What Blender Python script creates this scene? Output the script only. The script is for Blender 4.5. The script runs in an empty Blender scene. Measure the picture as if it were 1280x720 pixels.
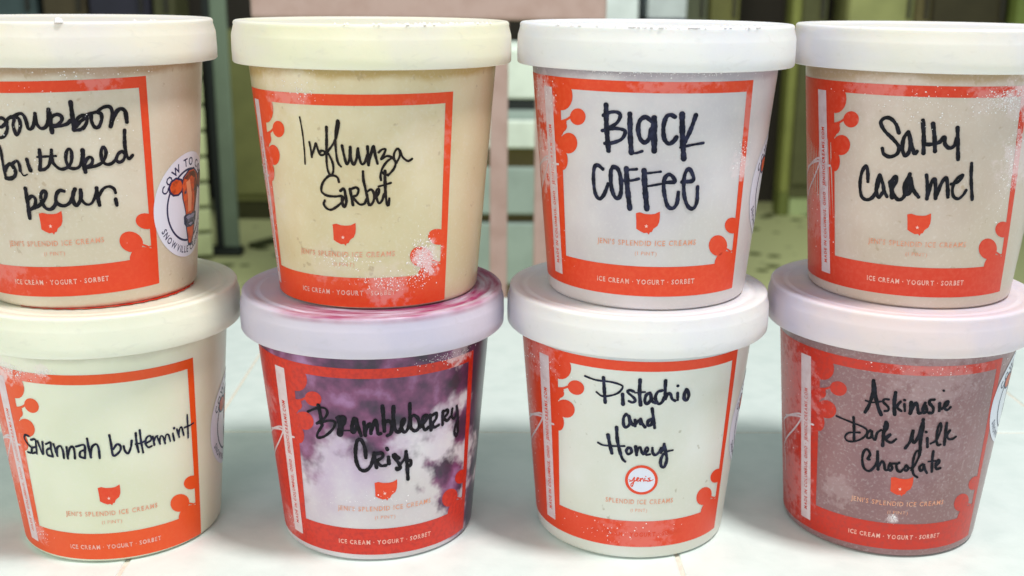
import bpy, bmesh, math, random
from mathutils import Matrix, Vector
R = math.radians
scene = bpy.context.scene
COL = scene.collection

# ---------------------------------------------------------------- camera
cam_d = bpy.data.cameras.new('camera')
cam = bpy.data.objects.new('camera', cam_d)
COL.objects.link(cam)
scene.camera = cam
cam_d.sensor_width = 36.0
cam_d.lens = 36.0 * 1421.3 / 1280.0
cam_d.shift_x = -5.75 / 1280.0
cam_d.shift_y = 28.5 / 1280.0
cam_d.clip_start = 0.02
cam_d.clip_end = 60.0
cam.matrix_world = (Matrix.Translation((0, 0, 0.2097)) @ Matrix.Rotation(-0.0212, 4, 'Z')
                    @ Matrix.Rotation(math.pi / 2 - 0.2775, 4, 'X') @ Matrix.Rotation(0.0094, 4, 'Z'))
cam_d.dof.use_dof = True
cam_d.dof.focus_distance = 0.40
cam_d.dof.aperture_fstop = 16.0

# ---------------------------------------------------------------- world
world = bpy.data.worlds.new('World')
scene.world = world
world.use_nodes = True
bg = world.node_tree.nodes['Background']
bg.inputs[0].default_value = (0.84, 0.985, 0.965, 1)
bg.inputs[1].default_value = 0.385


def area(name, loc, target, size, power, color, size_y=None):
    d = bpy.data.lights.new(name, 'AREA')
    d.energy = power
    d.color = color
    d.size = size
    if size_y:
        d.shape = 'RECTANGLE'
        d.size_y = size_y
    o = bpy.data.objects.new(name, d)
    COL.objects.link(o)
    o.location = loc
    v = Vector(target) - Vector(loc)
    o.rotation_euler = v.to_track_quat('-Z', 'Y').to_euler()
    return o


area('ceiling_lamp', (0.42, 0.10, 1.55), (0.02, 0.42, 0.05), 0.20, 21.5, (1.0, 0.965, 0.95))
area('front_fill', (-0.40, -1.25, 0.80), (0.0, 0.42, 0.1), 0.9, 7.2, (1.0, 0.93, 0.98), 0.8)  # added front fill, out of view; stands for no real window
area('left_lamp', (-1.5, -0.3, 0.6), (-0.1, 0.42, 0.1), 0.7, 6.0, (1.0, 0.97, 0.72))
area('far_room_fill', (0.3, 3.0, 1.3), (0.0, 4.2, -0.7), 1.2, 31.0, (0.98, 1.0, 0.86))  # added fill, out of view, that brightens the far floor

scene.view_settings.view_transform = 'Standard'
scene.view_settings.look = 'None'
scene.view_settings.gamma = 1.0
scene.view_settings.exposure = 0.0
scene.cycles.use_denoising = True
scene.cycles.max_bounces = 8

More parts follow.
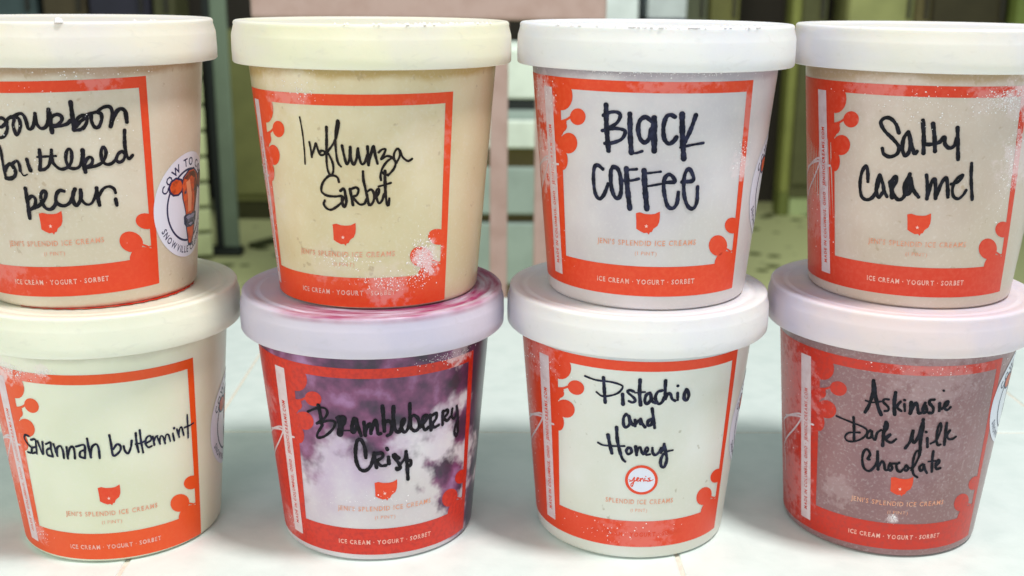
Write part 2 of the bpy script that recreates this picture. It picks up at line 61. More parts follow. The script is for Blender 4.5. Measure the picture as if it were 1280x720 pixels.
# ---------------------------------------------------------------- measured print and pen data (mm on the unrolled cup)
AFF={0:[[0.942,0.019,5.9836],[0.0229,0.9906,-0.3907]],1:[[1.0187,0.0568,-4.1145],[0.0063,0.9951,-4.5599]],2:[[1.0,-0.0,0.0],[0.0,1.0,-0.0]],3:[[0.962,-0.0514,-5.7221],[0.0079,0.9966,-0.8061]],4:[[0.9442,0.0036,14.2144],[-0.0096,0.9938,-3.9829]],5:[[1.0107,0.0218,12.3153],[-0.0051,1.007,-2.6606]],6:[[1.0101,0.0243,4.1777],[-0.003,1.0066,-0.0257]],7:[[0.9818,-0.0111,-0.6182],[0.0074,1.009,-2.0396]]}
INK={0:[(1.08,[(-12.67,65.28),(-11.49,67.41),(-10.0,67.56),(-9.06,66.43),(-8.9,64.76),(-9.46,63.06),(-10.78,61.5),(-12.39,60.99),(-13.17,61.9)]),(1.08,[(-8.71,66.44),(-10.91,64.69),(-11.81,64.82)]),(1.08,[(-9.68,65.4),(-8.25,67.45),(-6.75,68.16),(-6.14,67.34),(-6.78,65.49),(-6.57,63.49),(-6.19,62.23),(-5.12,63.19),(-4.31,65.55),(-4.5,67.55),(-5.56,68.19)]),(1.08,[(-6.78,67.99),(-3.89,69.38),(-2.72,68.58),(-2.2,66.59),(-1.95,64.52),(-1.02,64.26),(0.1,65.94),(0.87,69.44)]),(1.08,[(0.87,69.44),(0.88,66.62),(1.67,64.78),(2.72,64.45),(3.9,65.28),(4.59,67.28),(5.14,70.76)]),(1.28,[(5.14,70.76),(5.31,68.27),(5.39,63.09)]),(1.08,[(5.08,66.28),(5.91,68.27),(7.5,69.08),(8.77,68.4),(8.61,66.9),(7.12,65.59),(5.87,65.2),(7.99,65.24),(10.16,65.87),(11.31,67.01)]),(1.28,[(11.88,73.15),(12.02,68.16),(12.13,63.8)]),(1.08,[(12.2,63.63),(14.5,64.06),(16.02,66.02),(16.18,68.03),(15.18,68.57),(13.62,67.78),(12.67,65.47)]),(1.08,[(12.77,64.96),(14.1,66.43),(15.7,67.65)]),(1.08,[(16.07,68.54),(17.62,69.15),(19.31,69.58)]),(1.08,[(17.62,69.15),(17.58,66.63),(18.34,64.58),(19.57,64.52),(20.65,66.83),(20.63,68.85),(19.62,69.57),(21.07,70.84),(22.95,71.26),(23.92,70.37),(24.0,68.0),(23.31,64.48)]),(1.28,[(23.31,64.48),(24.63,67.96),(26.02,69.91),(27.32,70.17),(28.32,69.09),(28.68,65.66)]),(1.01,[(-13.16,58.18),(-12.85,56.83),(-12.95,54.1),(-12.94,50.66),(-12.79,47.15)]),(1.28,[(-12.79,47.15),(-10.89,47.15),(-9.18,48.09),(-8.68,49.83),(-9.86,52.12),(-11.54,51.36),(-12.75,49.64)]),(1.01,[(-9.99,51.84),(-7.59,53.3),(-6.85,51.96),(-6.84,49.9)]),(0.47,[(-6.84,49.9),(-5.92,48.34),(-4.55,48.76)]),(1.21,[(-3.92,53.92),(-3.7,52.04),(-3.21,50.06)]),(1.14,[(0.68,57.2),(0.55,53.8),(-0.07,50.38)]),(0.74,[(-0.29,54.82),(2.8,55.0),(5.66,55.14)]),(1.01,[(-0.07,50.38),(1.6,50.66),(3.14,52.09),(4.05,54.82),(4.49,57.2)]),(1.01,[(4.49,57.2),(4.36,53.45),(5.55,51.38),(7.04,50.6),(9.01,51.31),(10.3,53.33),(10.6,56.4),(9.94,57.44),(9.07,56.44),(8.63,53.72),(9.32,51.3),(10.82,50.67),(12.44,51.19),(13.5,53.21),(14.02,56.62)]),(1.28,[(14.05,56.96),(14.0,52.85),(14.32,49.38)]),(1.01,[(14.25,52.15),(15.17,53.82),(16.16,54.46),(16.88,53.57),(16.44,52.04),(14.94,51.08),(14.61,50.85),(16.83,51.05),(19.12,51.88),(20.5,53.18),(21.3,55.54),(20.94,57.28),(20.33,57.66),(19.74,55.98),(19.86,53.22),(21.04,51.69),(22.67,51.74),(24.06,52.92),(25.17,54.92),(26.55,55.67),(27.44,54.38),(26.73,52.63),(25.34,52.05),(24.47,53.06),(25.17,54.92)]),(1.14,[(27.74,62.92),(27.57,58.19),(27.91,54.34)]),(1.01,[(27.91,54.34),(28.81,52.94),(30.1,54.08)]),(1.34,[(-6.05,43.87),(-6.0,39.86),(-6.14,33.51)]),(1.14,[(-5.57,40.22),(-4.15,41.24),(-3.06,40.28),(-3.62,37.82),(-5.27,36.54),(-6.03,36.34)]),(1.14,[(-3.73,37.11),(-1.8,38.2),(0.23,40.32),(0.85,42.42),(0.1,43.12),(-0.94,41.71),(-0.95,39.26),(0.12,37.09),(1.78,36.74),(3.3,38.04),(3.89,39.61)]),(1.14,[(6.84,42.99),(5.57,43.26),(4.35,42.05),(3.82,39.61),(4.98,38.19),(6.6,37.91),(8.36,38.99),(9.56,41.23),(10.45,43.64)]),(1.21,[(10.45,43.64),(9.54,41.58),(9.64,38.77),(10.53,37.96),(11.65,39.39),(12.14,41.12),(12.18,43.22)]),(0.87,[(12.18,43.22),(12.2,40.07),(13.49,38.17),(15.13,38.25),(16.44,40.18),(17.34,43.29)]),(1.28,[(17.37,43.63),(17.47,40.82),(17.88,37.61)]),(0.94,[(17.77,40.44),(19.46,43.14),(21.49,43.86),(23.04,42.92),(23.52,41.47)]),(1.14,[(23.38,39.28),(23.69,37.11)])],1:[(0.54,[(-21.5,68.12),(-21.0,63.05),(-20.9,56.86),(-21.14,51.98)]),(0.74,[(-18.55,59.78),(-18.24,57.05),(-18.1,54.64)]),(0.74,[(-18.06,54.99),(-16.8,57.83),(-16.07,59.53),(-15.57,57.56),(-14.73,55.62),(-13.35,55.8),(-13.15,56.84),(-14.35,57.02),(-15.06,56.22)]),(0.94,[(-11.77,65.25),(-12.1,60.14),(-12.52,55.67)]),(0.74,[(-12.52,55.67),(-12.62,52.21),(-12.26,49.8),(-11.42,48.72),(-10.54,49.88),(-10.41,52.66),(-11.45,55.55),(-12.2,56.54)]),(0.74,[(-12.27,56.54),(-10.12,59.2),(-8.75,61.64),(-7.81,64.72),(-7.47,66.92),(-7.86,67.69),(-8.44,65.38),(-9.01,60.27),(-8.93,55.14),(-8.45,52.91),(-7.64,51.91)]),(0.87,[(-6.86,59.15),(-6.37,55.91),(-5.59,52.83),(-4.58,54.58),(-4.13,58.71)]),(0.87,[(-4.13,58.71),(-4.05,54.94),(-3.32,52.71),(-2.23,54.63),(-1.58,58.24)]),(0.81,[(-1.58,58.24),(-1.3,55.33),(-0.57,52.86),(0.56,53.62),(1.37,56.03)]),(0.94,[(1.56,58.94),(1.62,55.69),(1.69,52.59)]),(0.87,[(1.7,52.93),(2.63,56.37),(3.52,59.11),(3.99,56.02),(4.68,53.09)]),(0.74,[(5.1,56.87),(6.26,57.88),(7.41,57.97),(6.89,56.33),(5.87,54.45),(7.71,55.56),(9.53,55.07),(10.69,53.13),(10.01,51.07),(8.12,48.87)]),(0.74,[(9.53,54.96),(7.85,53.73),(6.31,51.51),(5.6,49.09),(5.73,47.28)]),(0.74,[(10.69,52.96),(11.71,54.48),(12.22,56.19),(11.89,57.64),(11.22,58.01),(10.28,56.59),(10.2,54.53),(11.03,53.19)]),(0.74,[(12.16,57.39),(13.07,55.12),(14.63,53.74),(15.5,53.8),(16.37,54.34)]),(0.81,[(-8.69,46.48),(-9.13,48.03),(-10.52,48.66),(-12.18,48.41),(-14.21,46.54),(-15.33,44.36),(-15.34,42.6),(-13.5,41.48),(-10.51,41.3),(-7.94,41.52),(-7.59,40.19),(-9.24,38.35),(-11.99,36.6),(-13.9,36.84),(-14.95,38.3),(-14.44,39.65)]),(0.94,[(-8.36,43.4),(-7.06,44.16),(-6.66,41.99),(-6.45,39.53),(-7.28,37.72),(-7.86,38.77),(-7.96,41.24)]),(0.94,[(-4.95,44.15),(-4.57,41.35),(-4.19,38.53)]),(0.81,[(-4.96,43.98),(-2.84,44.73),(-2.02,43.86),(-2.62,42.1),(-3.98,41.36),(-3.06,39.97),(-1.72,38.76),(-0.14,39.12),(0.61,40.72)]),(0.87,[(-0.23,50.33),(-0.17,47.38),(0.39,44.24),(0.97,41.07),(1.4,38.6)]),(0.81,[(0.59,43.01),(2.26,44.06),(3.24,42.47),(3.0,40.01),(1.92,38.6),(1.14,39.13)]),(0.81,[(3.19,40.71),(4.68,42.46),(4.99,44.21),(4.13,43.8),(3.91,41.76),(4.81,39.21),(5.93,40.14),(6.66,42.42)]),(1.01,[(7.13,50.45),(7.07,46.62),(7.18,42.41)]),(0.81,[(7.18,42.41),(7.58,38.86),(8.16,38.42),(8.44,40.78)]),(0.67,[(4.84,45.09),(6.72,45.58),(9.11,46.29)]),(0.81,[(6.29,49.95),(7.28,49.06),(8.13,49.21)])],2:[(1.48,[(-20.71,73.01),(-20.59,65.88),(-19.9,57.49)]),(1.01,[(-21.71,69.39),(-19.09,70.67),(-16.72,70.69),(-15.88,69.55),(-17.03,67.12),(-19.96,65.07)]),(1.01,[(-22.11,64.17),(-18.39,65.17),(-15.16,65.01),(-14.15,64.2),(-15.29,61.75),(-18.38,60.26),(-21.23,59.82)]),(1.41,[(-12.77,70.37),(-12.47,62.92),(-12.01,57.1)]),(0.74,[(-12.34,56.81),(-10.18,57.19),(-8.38,57.88)]),(1.21,[(-5.92,68.24),(-7.62,69.47),(-9.35,68.48),(-9.98,65.75),(-9.33,62.37),(-7.82,60.88),(-6.4,62.12),(-5.72,65.54)]),(1.61,[(-4.98,69.27),(-4.5,58.06)]),(1.21,[(1.6,69.69),(0.28,70.35),(-1.12,69.67),(-1.9,66.29),(-1.37,62.22),(0.19,60.59),(1.78,61.55),(2.52,62.85)]),(1.55,[(3.87,70.69),(4.49,63.25),(5.51,55.35)]),(1.21,[(8.47,70.31),(7.17,65.6),(5.48,61.19)]),(0.74,[(4.09,59.32),(7.96,60.13),(11.99,60.71)]),(1.14,[(-22.03,50.86),(-23.92,52.03),(-25.31,50.92),(-25.67,46.63),(-25.07,42.06),(-23.5,40.14),(-21.72,41.68),(-20.0,45.74)]),(1.21,[(-18.36,51.86),(-19.07,50.05),(-18.89,45.13),(-17.77,41.66),(-16.3,40.99),(-15.35,43.27),(-15.55,48.2),(-16.57,51.28),(-18.18,51.94)]),(1.48,[(-13.61,51.64),(-13.15,45.18),(-12.12,37.6)]),(0.81,[(-13.43,51.13),(-10.03,51.58)]),(0.81,[(-14.41,47.28),(-11.64,47.55),(-9.26,48.26)]),(1.55,[(-7.59,51.22),(-7.12,45.47),(-6.14,37.7)]),(0.67,[(-6.95,50.2),(-1.94,50.95)]),(0.67,[(-6.61,45.66),(-1.39,46.73),(0.64,47.2)]),(1.14,[(-0.56,47.19),(2.86,47.44),(2.23,49.12),(0.81,49.99),(-0.48,48.76),(-0.76,45.96),(-0.1,42.09),(1.15,38.72),(2.97,38.11),(4.26,39.94),(4.46,43.66)]),(1.14,[(5.49,47.34),(9.4,47.77),(8.8,50.42),(7.43,51.85),(6.33,50.13),(6.15,46.63),(6.8,42.03),(8.38,38.6),(10.33,37.82),(11.52,40.08),(11.29,45.42)])],3:[(1.21,[(-22.33,63.67),(-23.54,66.71),(-25.63,68.57),(-27.61,68.32),(-28.52,66.67),(-26.99,64.0),(-24.13,61.43),(-21.95,58.79),(-22.42,56.29),(-24.68,55.11),(-26.79,55.91),(-27.44,57.8)]),(1.21,[(-19.33,64.22),(-20.59,62.05),(-20.79,58.53),(-19.83,55.96),(-18.57,57.28),(-18.4,60.8),(-19.33,64.22)]),(1.21,[(-19.14,63.88),(-18.02,60.12),(-16.76,56.88),(-16.03,57.62)]),(1.28,[(-15.17,68.43),(-14.37,62.77),(-13.9,57.05)]),(1.28,[(-11.99,67.54),(-11.03,62.93),(-10.33,57.92)]),(1.21,[(-14.07,60.36),(-12.17,60.28),(-9.42,61.09),(-7.91,63.04),(-7.46,60.63),(-6.02,59.29),(-4.5,60.02),(-3.89,62.8)]),(1.21,[(-4.21,66.41),(-3.36,60.74),(-2.56,55.35)]),(1.21,[(-31.95,45.48),(-32.13,48.54),(-32.83,50.99),(-34.37,48.63),(-34.94,44.19),(-34.12,39.9),(-31.96,38.78),(-29.74,40.09),(-28.45,43.16),(-27.7,48.31)]),(1.21,[(-27.7,48.31),(-28.67,44.95),(-28.46,41.71),(-27.52,40.18),(-26.37,41.94)]),(1.21,[(-27.7,48.31),(-26.41,45.2),(-25.81,42.73),(-24.68,40.85)]),(1.48,[(-23.85,46.18),(-23.32,43.71),(-22.84,40.68)]),(1.21,[(-23.68,46.2),(-22.21,48.42),(-21.84,46.73),(-23.0,44.1),(-22.49,41.98),(-20.78,40.12),(-19.13,40.84),(-18.34,43.43),(-17.56,49.58)]),(1.21,[(-17.56,49.58),(-19.0,45.18),(-18.51,42.34),(-16.97,43.18),(-16.97,46.77)]),(1.21,[(-17.27,48.17),(-15.88,43.98),(-13.97,41.59)]),(1.14,[(-12.16,49.56),(-11.38,45.33),(-11.14,41.04)]),(1.21,[(-11.11,41.41),(-10.35,46.46),(-9.4,48.28),(-8.74,45.46),(-8.26,41.36)]),(1.21,[(-8.28,41.54),(-7.05,46.59),(-5.66,48.77),(-4.75,45.59),(-4.17,42.03)]),(1.01,[(-3.7,46.62),(-1.43,47.44),(-0.14,49.86),(-1.81,48.85),(-2.99,45.63),(-2.37,42.43),(-0.55,41.45),(1.02,42.82),(1.81,44.53)]),(1.14,[(2.24,53.98),(2.96,48.51),(4.57,41.18)])],4:[(0.79,[(-19.4,51.26),(-21.12,51.47),(-22.05,49.98),(-20.77,47.83),(-19.16,46.53),(-19.79,44.58),(-21.68,44.38)]),(0.79,[(-18.74,49.93),(-16.63,50.43),(-16.75,47.79),(-17.07,44.69)]),(0.79,[(-17.19,47.31),(-18.95,46.57),(-19.58,44.42),(-17.19,45.2)]),(0.79,[(-15.68,49.98),(-14.27,44.94),(-13.48,49.99)]),(0.79,[(-12.14,49.28),(-10.14,50.12),(-10.4,47.47),(-10.1,44.59)]),(0.79,[(-10.54,47.86),(-12.17,46.86),(-12.24,44.9),(-10.12,44.47)]),(0.79,[(-9.03,49.63),(-8.24,44.85)]),(0.79,[(-8.23,45.67),(-7.83,48.13),(-6.42,49.04),(-5.77,47.07),(-5.82,44.23)]),(0.79,[(-4.21,48.76),(-4.32,44.11)]),(0.79,[(-4.25,45.13),(-2.97,48.41),(-1.81,48.92),(-1.55,46.83),(-1.72,44.19)]),(0.79,[(-0.72,49.06),(2.16,49.65),(2.18,46.82),(1.9,44.4)]),(0.79,[(1.93,47.64),(0.49,46.84),(0.27,45.02),(1.89,44.32)]),(0.79,[(3.49,52.22),(3.71,47.99),(4.02,44.54)]),(0.79,[(3.92,45.15),(4.83,48.75),(6.31,49.79),(7.0,48.21),(7.01,44.16)]),(0.79,[(11.07,53.06),(11.36,49.41),(11.52,45.35),(12.31,44.64),(14.09,46.22),(14.48,48.11),(13.36,49.08),(11.93,47.32)]),(0.79,[(15.5,48.03),(15.86,45.95),(16.83,44.89),(17.96,47.21),(18.37,49.77)]),(0.79,[(19.93,52.5),(20.03,48.44),(20.5,44.68)]),(0.71,[(21.38,53.42),(21.62,48.52),(22.08,44.14)]),(0.71,[(19.66,48.11),(21.42,48.15),(23.06,48.69)]),(0.71,[(23.0,47.6),(25.15,48.52),(24.95,50.28),(23.66,49.89),(23.08,47.79),(23.99,45.87),(25.29,46.05)]),(0.71,[(25.84,49.78),(26.3,46.2)]),(0.71,[(26.21,47.45),(26.74,49.27),(27.58,49.54)]),(0.64,[(27.48,49.16),(28.49,46.03)]),(0.64,[(28.34,46.89),(28.7,49.16),(29.68,48.65),(30.43,45.7)]),(0.64,[(30.26,46.36),(30.83,48.98),(31.82,48.86),(32.46,46.13)]),(0.71,[(33.57,48.87),(34.1,45.84)]),(0.86,[(34.08,50.96),(34.24,50.75)]),(0.71,[(35.28,50.18),(36.27,46.59)]),(0.71,[(36.07,47.48),(36.43,49.74),(37.32,50.27),(38.29,46.67)]),(0.71,[(39.93,54.41),(40.19,49.41),(40.28,45.05)]),(0.64,[(38.57,49.74),(40.92,49.78),(42.9,50.12)])],5:[(1.36,[(-16.28,63.98),(-15.71,59.3),(-15.52,56.12)]),(0.86,[(-21.02,60.55),(-16.59,62.82),(-13.81,63.07),(-13.0,61.28),(-14.58,58.67),(-17.6,56.58)]),(0.93,[(-17.62,56.38),(-13.06,58.2),(-10.41,57.99),(-11.38,55.08),(-14.78,51.8),(-17.69,50.72),(-17.69,52.34),(-15.56,55.72)]),(2.14,[(-8.63,59.76),(-8.28,56.6),(-8.86,53.33)]),(1.21,[(-9.55,59.67),(-6.96,60.29),(-6.92,57.9),(-8.7,55.76)]),(0.57,[(-8.02,54.81),(-4.19,55.06)]),(1.43,[(-3.25,59.89),(-4.21,56.86),(-3.97,54.46),(-2.59,56.52),(-2.73,59.71)]),(1.21,[(-2.73,59.71),(-1.85,55.74),(-1.17,53.14)]),(1.21,[(0.02,58.56),(0.11,56.16),(0.35,53.14)]),(1.21,[(0.2,53.75),(1.37,57.15),(2.25,57.54),(2.32,53.93)]),(1.21,[(2.34,54.53),(3.86,59.28),(4.51,57.26),(4.85,53.84),(5.77,53.79)]),(1.36,[(6.56,64.71),(6.83,60.33),(7.09,54.71)]),(1.29,[(7.15,58.31),(8.73,58.59),(9.77,56.89),(9.39,53.71),(8.13,52.82)]),(1.36,[(10.35,64.2),(10.31,58.84),(10.83,55.18),(12.09,53.83),(13.17,55.1)]),(1.21,[(12.63,54.97),(14.0,57.2),(14.07,58.87),(13.24,57.7),(13.25,54.89),(14.46,53.51),(15.56,54.96),(16.27,58.07)]),(1.21,[(16.13,64.67),(16.26,59.27),(16.76,54.57)]),(1.21,[(16.76,54.57),(18.23,53.39),(19.75,54.64),(19.28,58.16),(17.55,59.78),(16.45,58.84)]),(1.21,[(20.14,54.37),(22.26,56.77),(22.8,58.66),(21.41,58.75),(20.97,56.02),(22.09,53.04),(23.57,53.85)]),(1.29,[(24.02,58.6),(24.33,55.7),(24.67,52.38)]),(1.21,[(24.45,58.1),(26.53,58.74),(26.7,56.76),(25.08,54.72),(25.91,53.22),(27.86,53.63)]),(1.21,[(29.61,58.85),(29.54,56.04),(29.7,53.35)]),(1.21,[(29.4,58.5),(31.48,58.84),(31.81,57.36),(30.25,55.85),(31.76,54.49),(33.18,55.43)]),(1.07,[(34.05,58.63),(33.93,55.62),(35.34,54.3),(36.79,56.38)]),(1.21,[(36.29,58.98),(37.2,55.03),(37.99,47.98)]),(1.21,[(37.99,47.98),(37.14,46.48),(35.94,48.43),(36.29,50.8),(37.61,53.67)]),(1.29,[(0.21,44.22),(-0.01,48.09),(-1.14,51.32),(-2.58,51.09),(-3.41,47.21),(-3.33,42.72),(-2.18,39.55),(-0.35,38.87),(1.54,40.31),(2.72,43.16),(3.24,46.0)]),(1.29,[(3.24,46.0),(3.44,42.72),(3.99,40.03)]),(1.21,[(3.51,45.58),(6.05,45.87),(6.2,44.22),(4.24,42.69),(5.59,40.77),(7.42,40.77)]),(1.36,[(8.38,44.05),(8.54,41.37)]),(1.21,[(7.81,47.78),(8.09,47.1)]),(1.29,[(12.26,43.22),(10.6,44.98),(10.3,44.28),(12.26,40.96),(12.64,39.05),(11.58,38.57),(11.32,39.22)]),(1.07,[(12.83,40.68),(14.53,42.91),(14.89,45.52)]),(1.36,[(14.89,45.52),(15.32,40.31),(15.77,34.01)]),(1.21,[(15.31,41.47),(16.58,41.75),(16.8,40.06),(15.72,39.0)])],6:[(0.71,[(-22.4,74.14),(-18.32,73.31),(-13.01,73.29),(-9.57,72.48),(-9.03,71.43),(-10.53,69.24),(-13.3,67.85),(-16.15,67.33),(-18.15,68.6)]),(1.14,[(-15.64,74.71),(-15.33,69.83),(-14.98,64.92)]),(1.21,[(-8.97,68.91),(-8.7,64.85)]),(0.93,[(-5.26,70.24),(-6.46,70.68),(-7.29,69.91),(-5.0,67.68),(-4.62,66.51),(-5.55,65.87),(-6.67,66.32)]),(1.21,[(-3.24,74.91),(-3.2,69.73),(-2.66,64.92)]),(0.64,[(-4.73,69.75),(-1.35,70.17)]),(1.07,[(0.37,69.79),(-0.89,68.99),(-1.29,66.62),(-0.45,65.51),(0.69,67.02),(0.57,69.39),(1.23,66.62),(2.32,65.81)]),(1.07,[(4.47,70.69),(2.94,70.07),(2.28,67.8),(3.39,65.47),(4.76,66.13),(5.41,68.08)]),(1.14,[(5.43,74.57),(5.53,70.45),(5.9,67.66)]),(1.0,[(5.93,67.26),(6.67,69.4),(7.6,68.94),(8.28,67.11),(9.44,66.3)]),(1.0,[(10.11,69.33),(10.34,66.61)]),(0.93,[(9.84,72.19),(10.07,72.09)]),(1.21,[(13.21,70.38),(12.68,68.66),(12.88,66.57),(13.92,66.2),(14.44,68.04),(13.53,70.22)]),(1.07,[(-7.56,61.07),(-8.39,59.48),(-8.25,56.68),(-7.41,55.82),(-6.21,57.23),(-6.48,60.03),(-7.49,61.08)]),(1.07,[(-6.49,60.43),(-5.71,58.07),(-4.89,56.82)]),(1.07,[(-4.34,58.94),(-4.25,56.53)]),(1.07,[(-4.1,57.35),(-2.93,58.92),(-2.34,57.41)]),(1.07,[(-2.43,59.41),(-1.64,57.42),(-0.69,56.14)]),(1.07,[(1.39,63.64),(1.91,60.64),(2.72,55.87)]),(1.21,[(1.8,59.44),(0.32,58.64),(0.26,56.95),(1.39,57.11),(2.02,58.63)]),(0.71,[(-17.61,48.32),(-15.69,47.62),(-11.57,47.79),(-7.73,48.18)]),(1.29,[(-13.84,52.07),(-13.25,48.81),(-12.34,44.82)]),(1.21,[(-10.79,55.54),(-10.32,49.98),(-9.1,44.78)]),(0.93,[(-9.1,44.78),(-8.31,42.79),(-7.36,41.84)]),(1.0,[(-6.44,47.59),(-7.05,46.19),(-6.35,44.92),(-5.11,45.9),(-5.53,47.44),(-6.37,47.59)]),(1.14,[(-3.74,48.23),(-3.24,44.84)]),(0.93,[(-3.27,45.58),(-2.74,47.57),(-2.03,47.99),(-1.43,46.04),(-0.8,45.14)]),(0.86,[(-0.83,45.63),(0.36,46.05),(0.92,47.2),(0.37,48.02),(-0.17,47.2),(-0.18,45.84),(0.46,44.9),(1.63,45.13)]),(1.0,[(2.37,47.66),(2.63,45.77),(3.58,44.75),(4.73,45.61),(5.65,47.53)]),(1.0,[(6.67,49.02),(6.36,47.07),(5.63,45.64)]),(1.14,[(6.67,49.02),(7.6,45.34),(8.14,42.41),(7.37,39.65),(6.18,40.07),(5.81,42.58),(6.59,44.92)]),(0.71,[(6.59,44.92),(8.43,46.01),(10.17,46.26)])],7:[(1.14,[(-20.14,72.58),(-20.08,67.2),(-20.95,62.61),(-22.13,59.45)]),(1.21,[(-20.14,72.58),(-19.02,66.6),(-17.84,62.37),(-16.57,59.42)]),(0.64,[(-22.28,64.16),(-20.0,63.8),(-17.01,64.73)]),(0.86,[(-14.59,65.89),(-15.92,65.82),(-16.26,64.64),(-14.49,62.89),(-14.37,61.5),(-15.52,61.13)]),(1.21,[(-12.54,68.96),(-12.61,64.35),(-12.05,60.18)]),(0.86,[(-12.29,62.78),(-10.41,65.72),(-11.5,63.27),(-10.01,61.82)]),(0.86,[(-9.23,64.71),(-8.78,61.94)]),(0.93,[(-9.4,66.3),(-9.22,66.23)]),(1.21,[(-7.05,65.61),(-6.89,61.08)]),(1.07,[(-6.74,61.29),(-5.67,65.3),(-4.91,64.62),(-4.13,61.52),(-3.17,61.55)]),(1.07,[(-2.28,65.52),(-2.77,63.1),(-2.22,61.5),(-1.35,62.32),(-1.96,64.32)]),(1.07,[(0.67,66.87),(-0.63,66.66),(-0.83,65.54),(0.78,63.54),(0.69,61.61),(-0.55,61.61)]),(1.07,[(2.83,65.43),(3.11,62.37)]),(0.79,[(3.45,70.48),(3.65,70.32)]),(1.0,[(3.74,63.08),(5.73,64.6),(5.85,66.11),(4.84,65.44),(4.87,63.44),(6.06,62.57),(7.1,63.63)]),(0.71,[(-32.61,55.27),(-26.52,54.23),(-22.42,53.33),(-20.89,52.01),(-21.78,49.35),(-24.58,47.06),(-27.58,46.3),(-28.83,47.63),(-27.4,49.8),(-23.35,50.86)]),(1.0,[(-26.1,56.51),(-25.65,52.18),(-25.35,47.37)]),(0.86,[(-19.69,52.58),(-20.66,51.24),(-20.61,49.18),(-19.3,49.86),(-19.13,52.28)]),(0.86,[(-19.28,51.92),(-18.77,49.96),(-17.8,48.9),(-17.33,51.86),(-16.06,53.31)]),(1.14,[(-14.63,56.8),(-15.09,52.23),(-14.98,46.97)]),(0.93,[(-15.15,54.88),(-14.19,56.45),(-14.08,54.43),(-15.2,52.22)]),(0.93,[(-15.05,49.77),(-12.65,52.08),(-13.33,50.84),(-13.98,49.52),(-12.15,48.73),(-10.63,50.27)]),(1.07,[(-7.03,46.9),(-5.61,49.96),(-5.1,54.58),(-5.1,51.63),(-4.29,49.29),(-3.06,51.72),(-2.23,57.46)]),(1.21,[(-2.13,58.88),(-1.86,55.43),(-1.99,50.11),(-1.57,46.41)]),(0.86,[(-1.57,46.41),(-1.37,44.34)]),(1.0,[(0.32,51.36),(0.91,47.66)]),(0.93,[(-0.54,53.86),(-0.31,53.78)]),(0.86,[(1.94,49.09),(3.81,50.47),(4.89,54.52),(4.45,57.31),(3.75,56.2),(3.7,51.71),(4.59,48.46),(5.67,48.53)]),(1.07,[(6.77,57.18),(6.93,52.77),(7.31,48.3)]),(0.86,[(6.95,52.68),(8.6,54.19),(7.81,52.29),(8.51,50.67),(10.21,50.43),(11.54,51.23)]),(0.93,[(-19.12,40.54),(-19.86,40.6),(-19.11,42.84),(-20.34,44.59),(-21.52,43.17),(-21.76,39.77),(-20.86,36.6),(-18.92,35.74),(-17.24,37.74),(-16.37,40.41)]),(1.07,[(-16.53,44.35),(-16.2,40.45),(-15.71,36.96)]),(0.93,[(-15.8,37.99),(-14.59,40.62),(-13.77,39.57),(-13.19,37.22),(-12.11,37.37)]),(0.93,[(-11.67,40.19),(-12.11,38.13),(-11.35,37.05),(-10.76,38.29),(-11.28,39.91),(-9.52,40.31)]),(0.93,[(-8.49,40.75),(-9.39,39.7),(-8.89,37.74),(-7.71,37.0),(-6.76,38.26)]),(0.93,[(-6.01,39.65),(-6.4,38.28),(-5.59,37.58),(-5.0,38.79),(-5.79,39.91)]),(0.71,[(-5.0,38.79),(-3.73,38.93)]),(0.86,[(-3.8,38.01),(-2.64,40.56),(-1.68,43.92),(-2.04,45.78),(-2.79,45.96),(-3.43,43.87),(-3.57,39.69),(-2.77,36.37),(-1.16,35.05)]),(0.93,[(-0.02,40.52),(-0.91,39.34),(-0.32,37.75),(0.57,38.51),(0.55,40.52),(1.22,38.5),(2.23,36.89)]),(1.0,[(3.38,45.87),(3.56,42.21),(4.13,37.37)]),(0.64,[(2.1,41.62),(5.0,41.81)]),(0.93,[(5.23,39.2),(6.52,41.13),(5.95,42.09),(5.1,40.47),(5.76,38.42),(7.37,38.64)])]}
EMB=[(-9.95,36.04),(-8.55,36.4),(-6.77,35.9),(-4.66,35.82),(-3.26,36.0),(-1.55,36.88),(-1.45,34.95),(-1.57,33.16),(-2.13,31.71),(-3.5,30.67),(-4.02,29.5),(-4.73,29.34),(-5.12,28.46),(-5.73,29.16),(-6.87,28.97),(-8.33,29.64),(-9.65,30.44),(-9.73,33.25)]
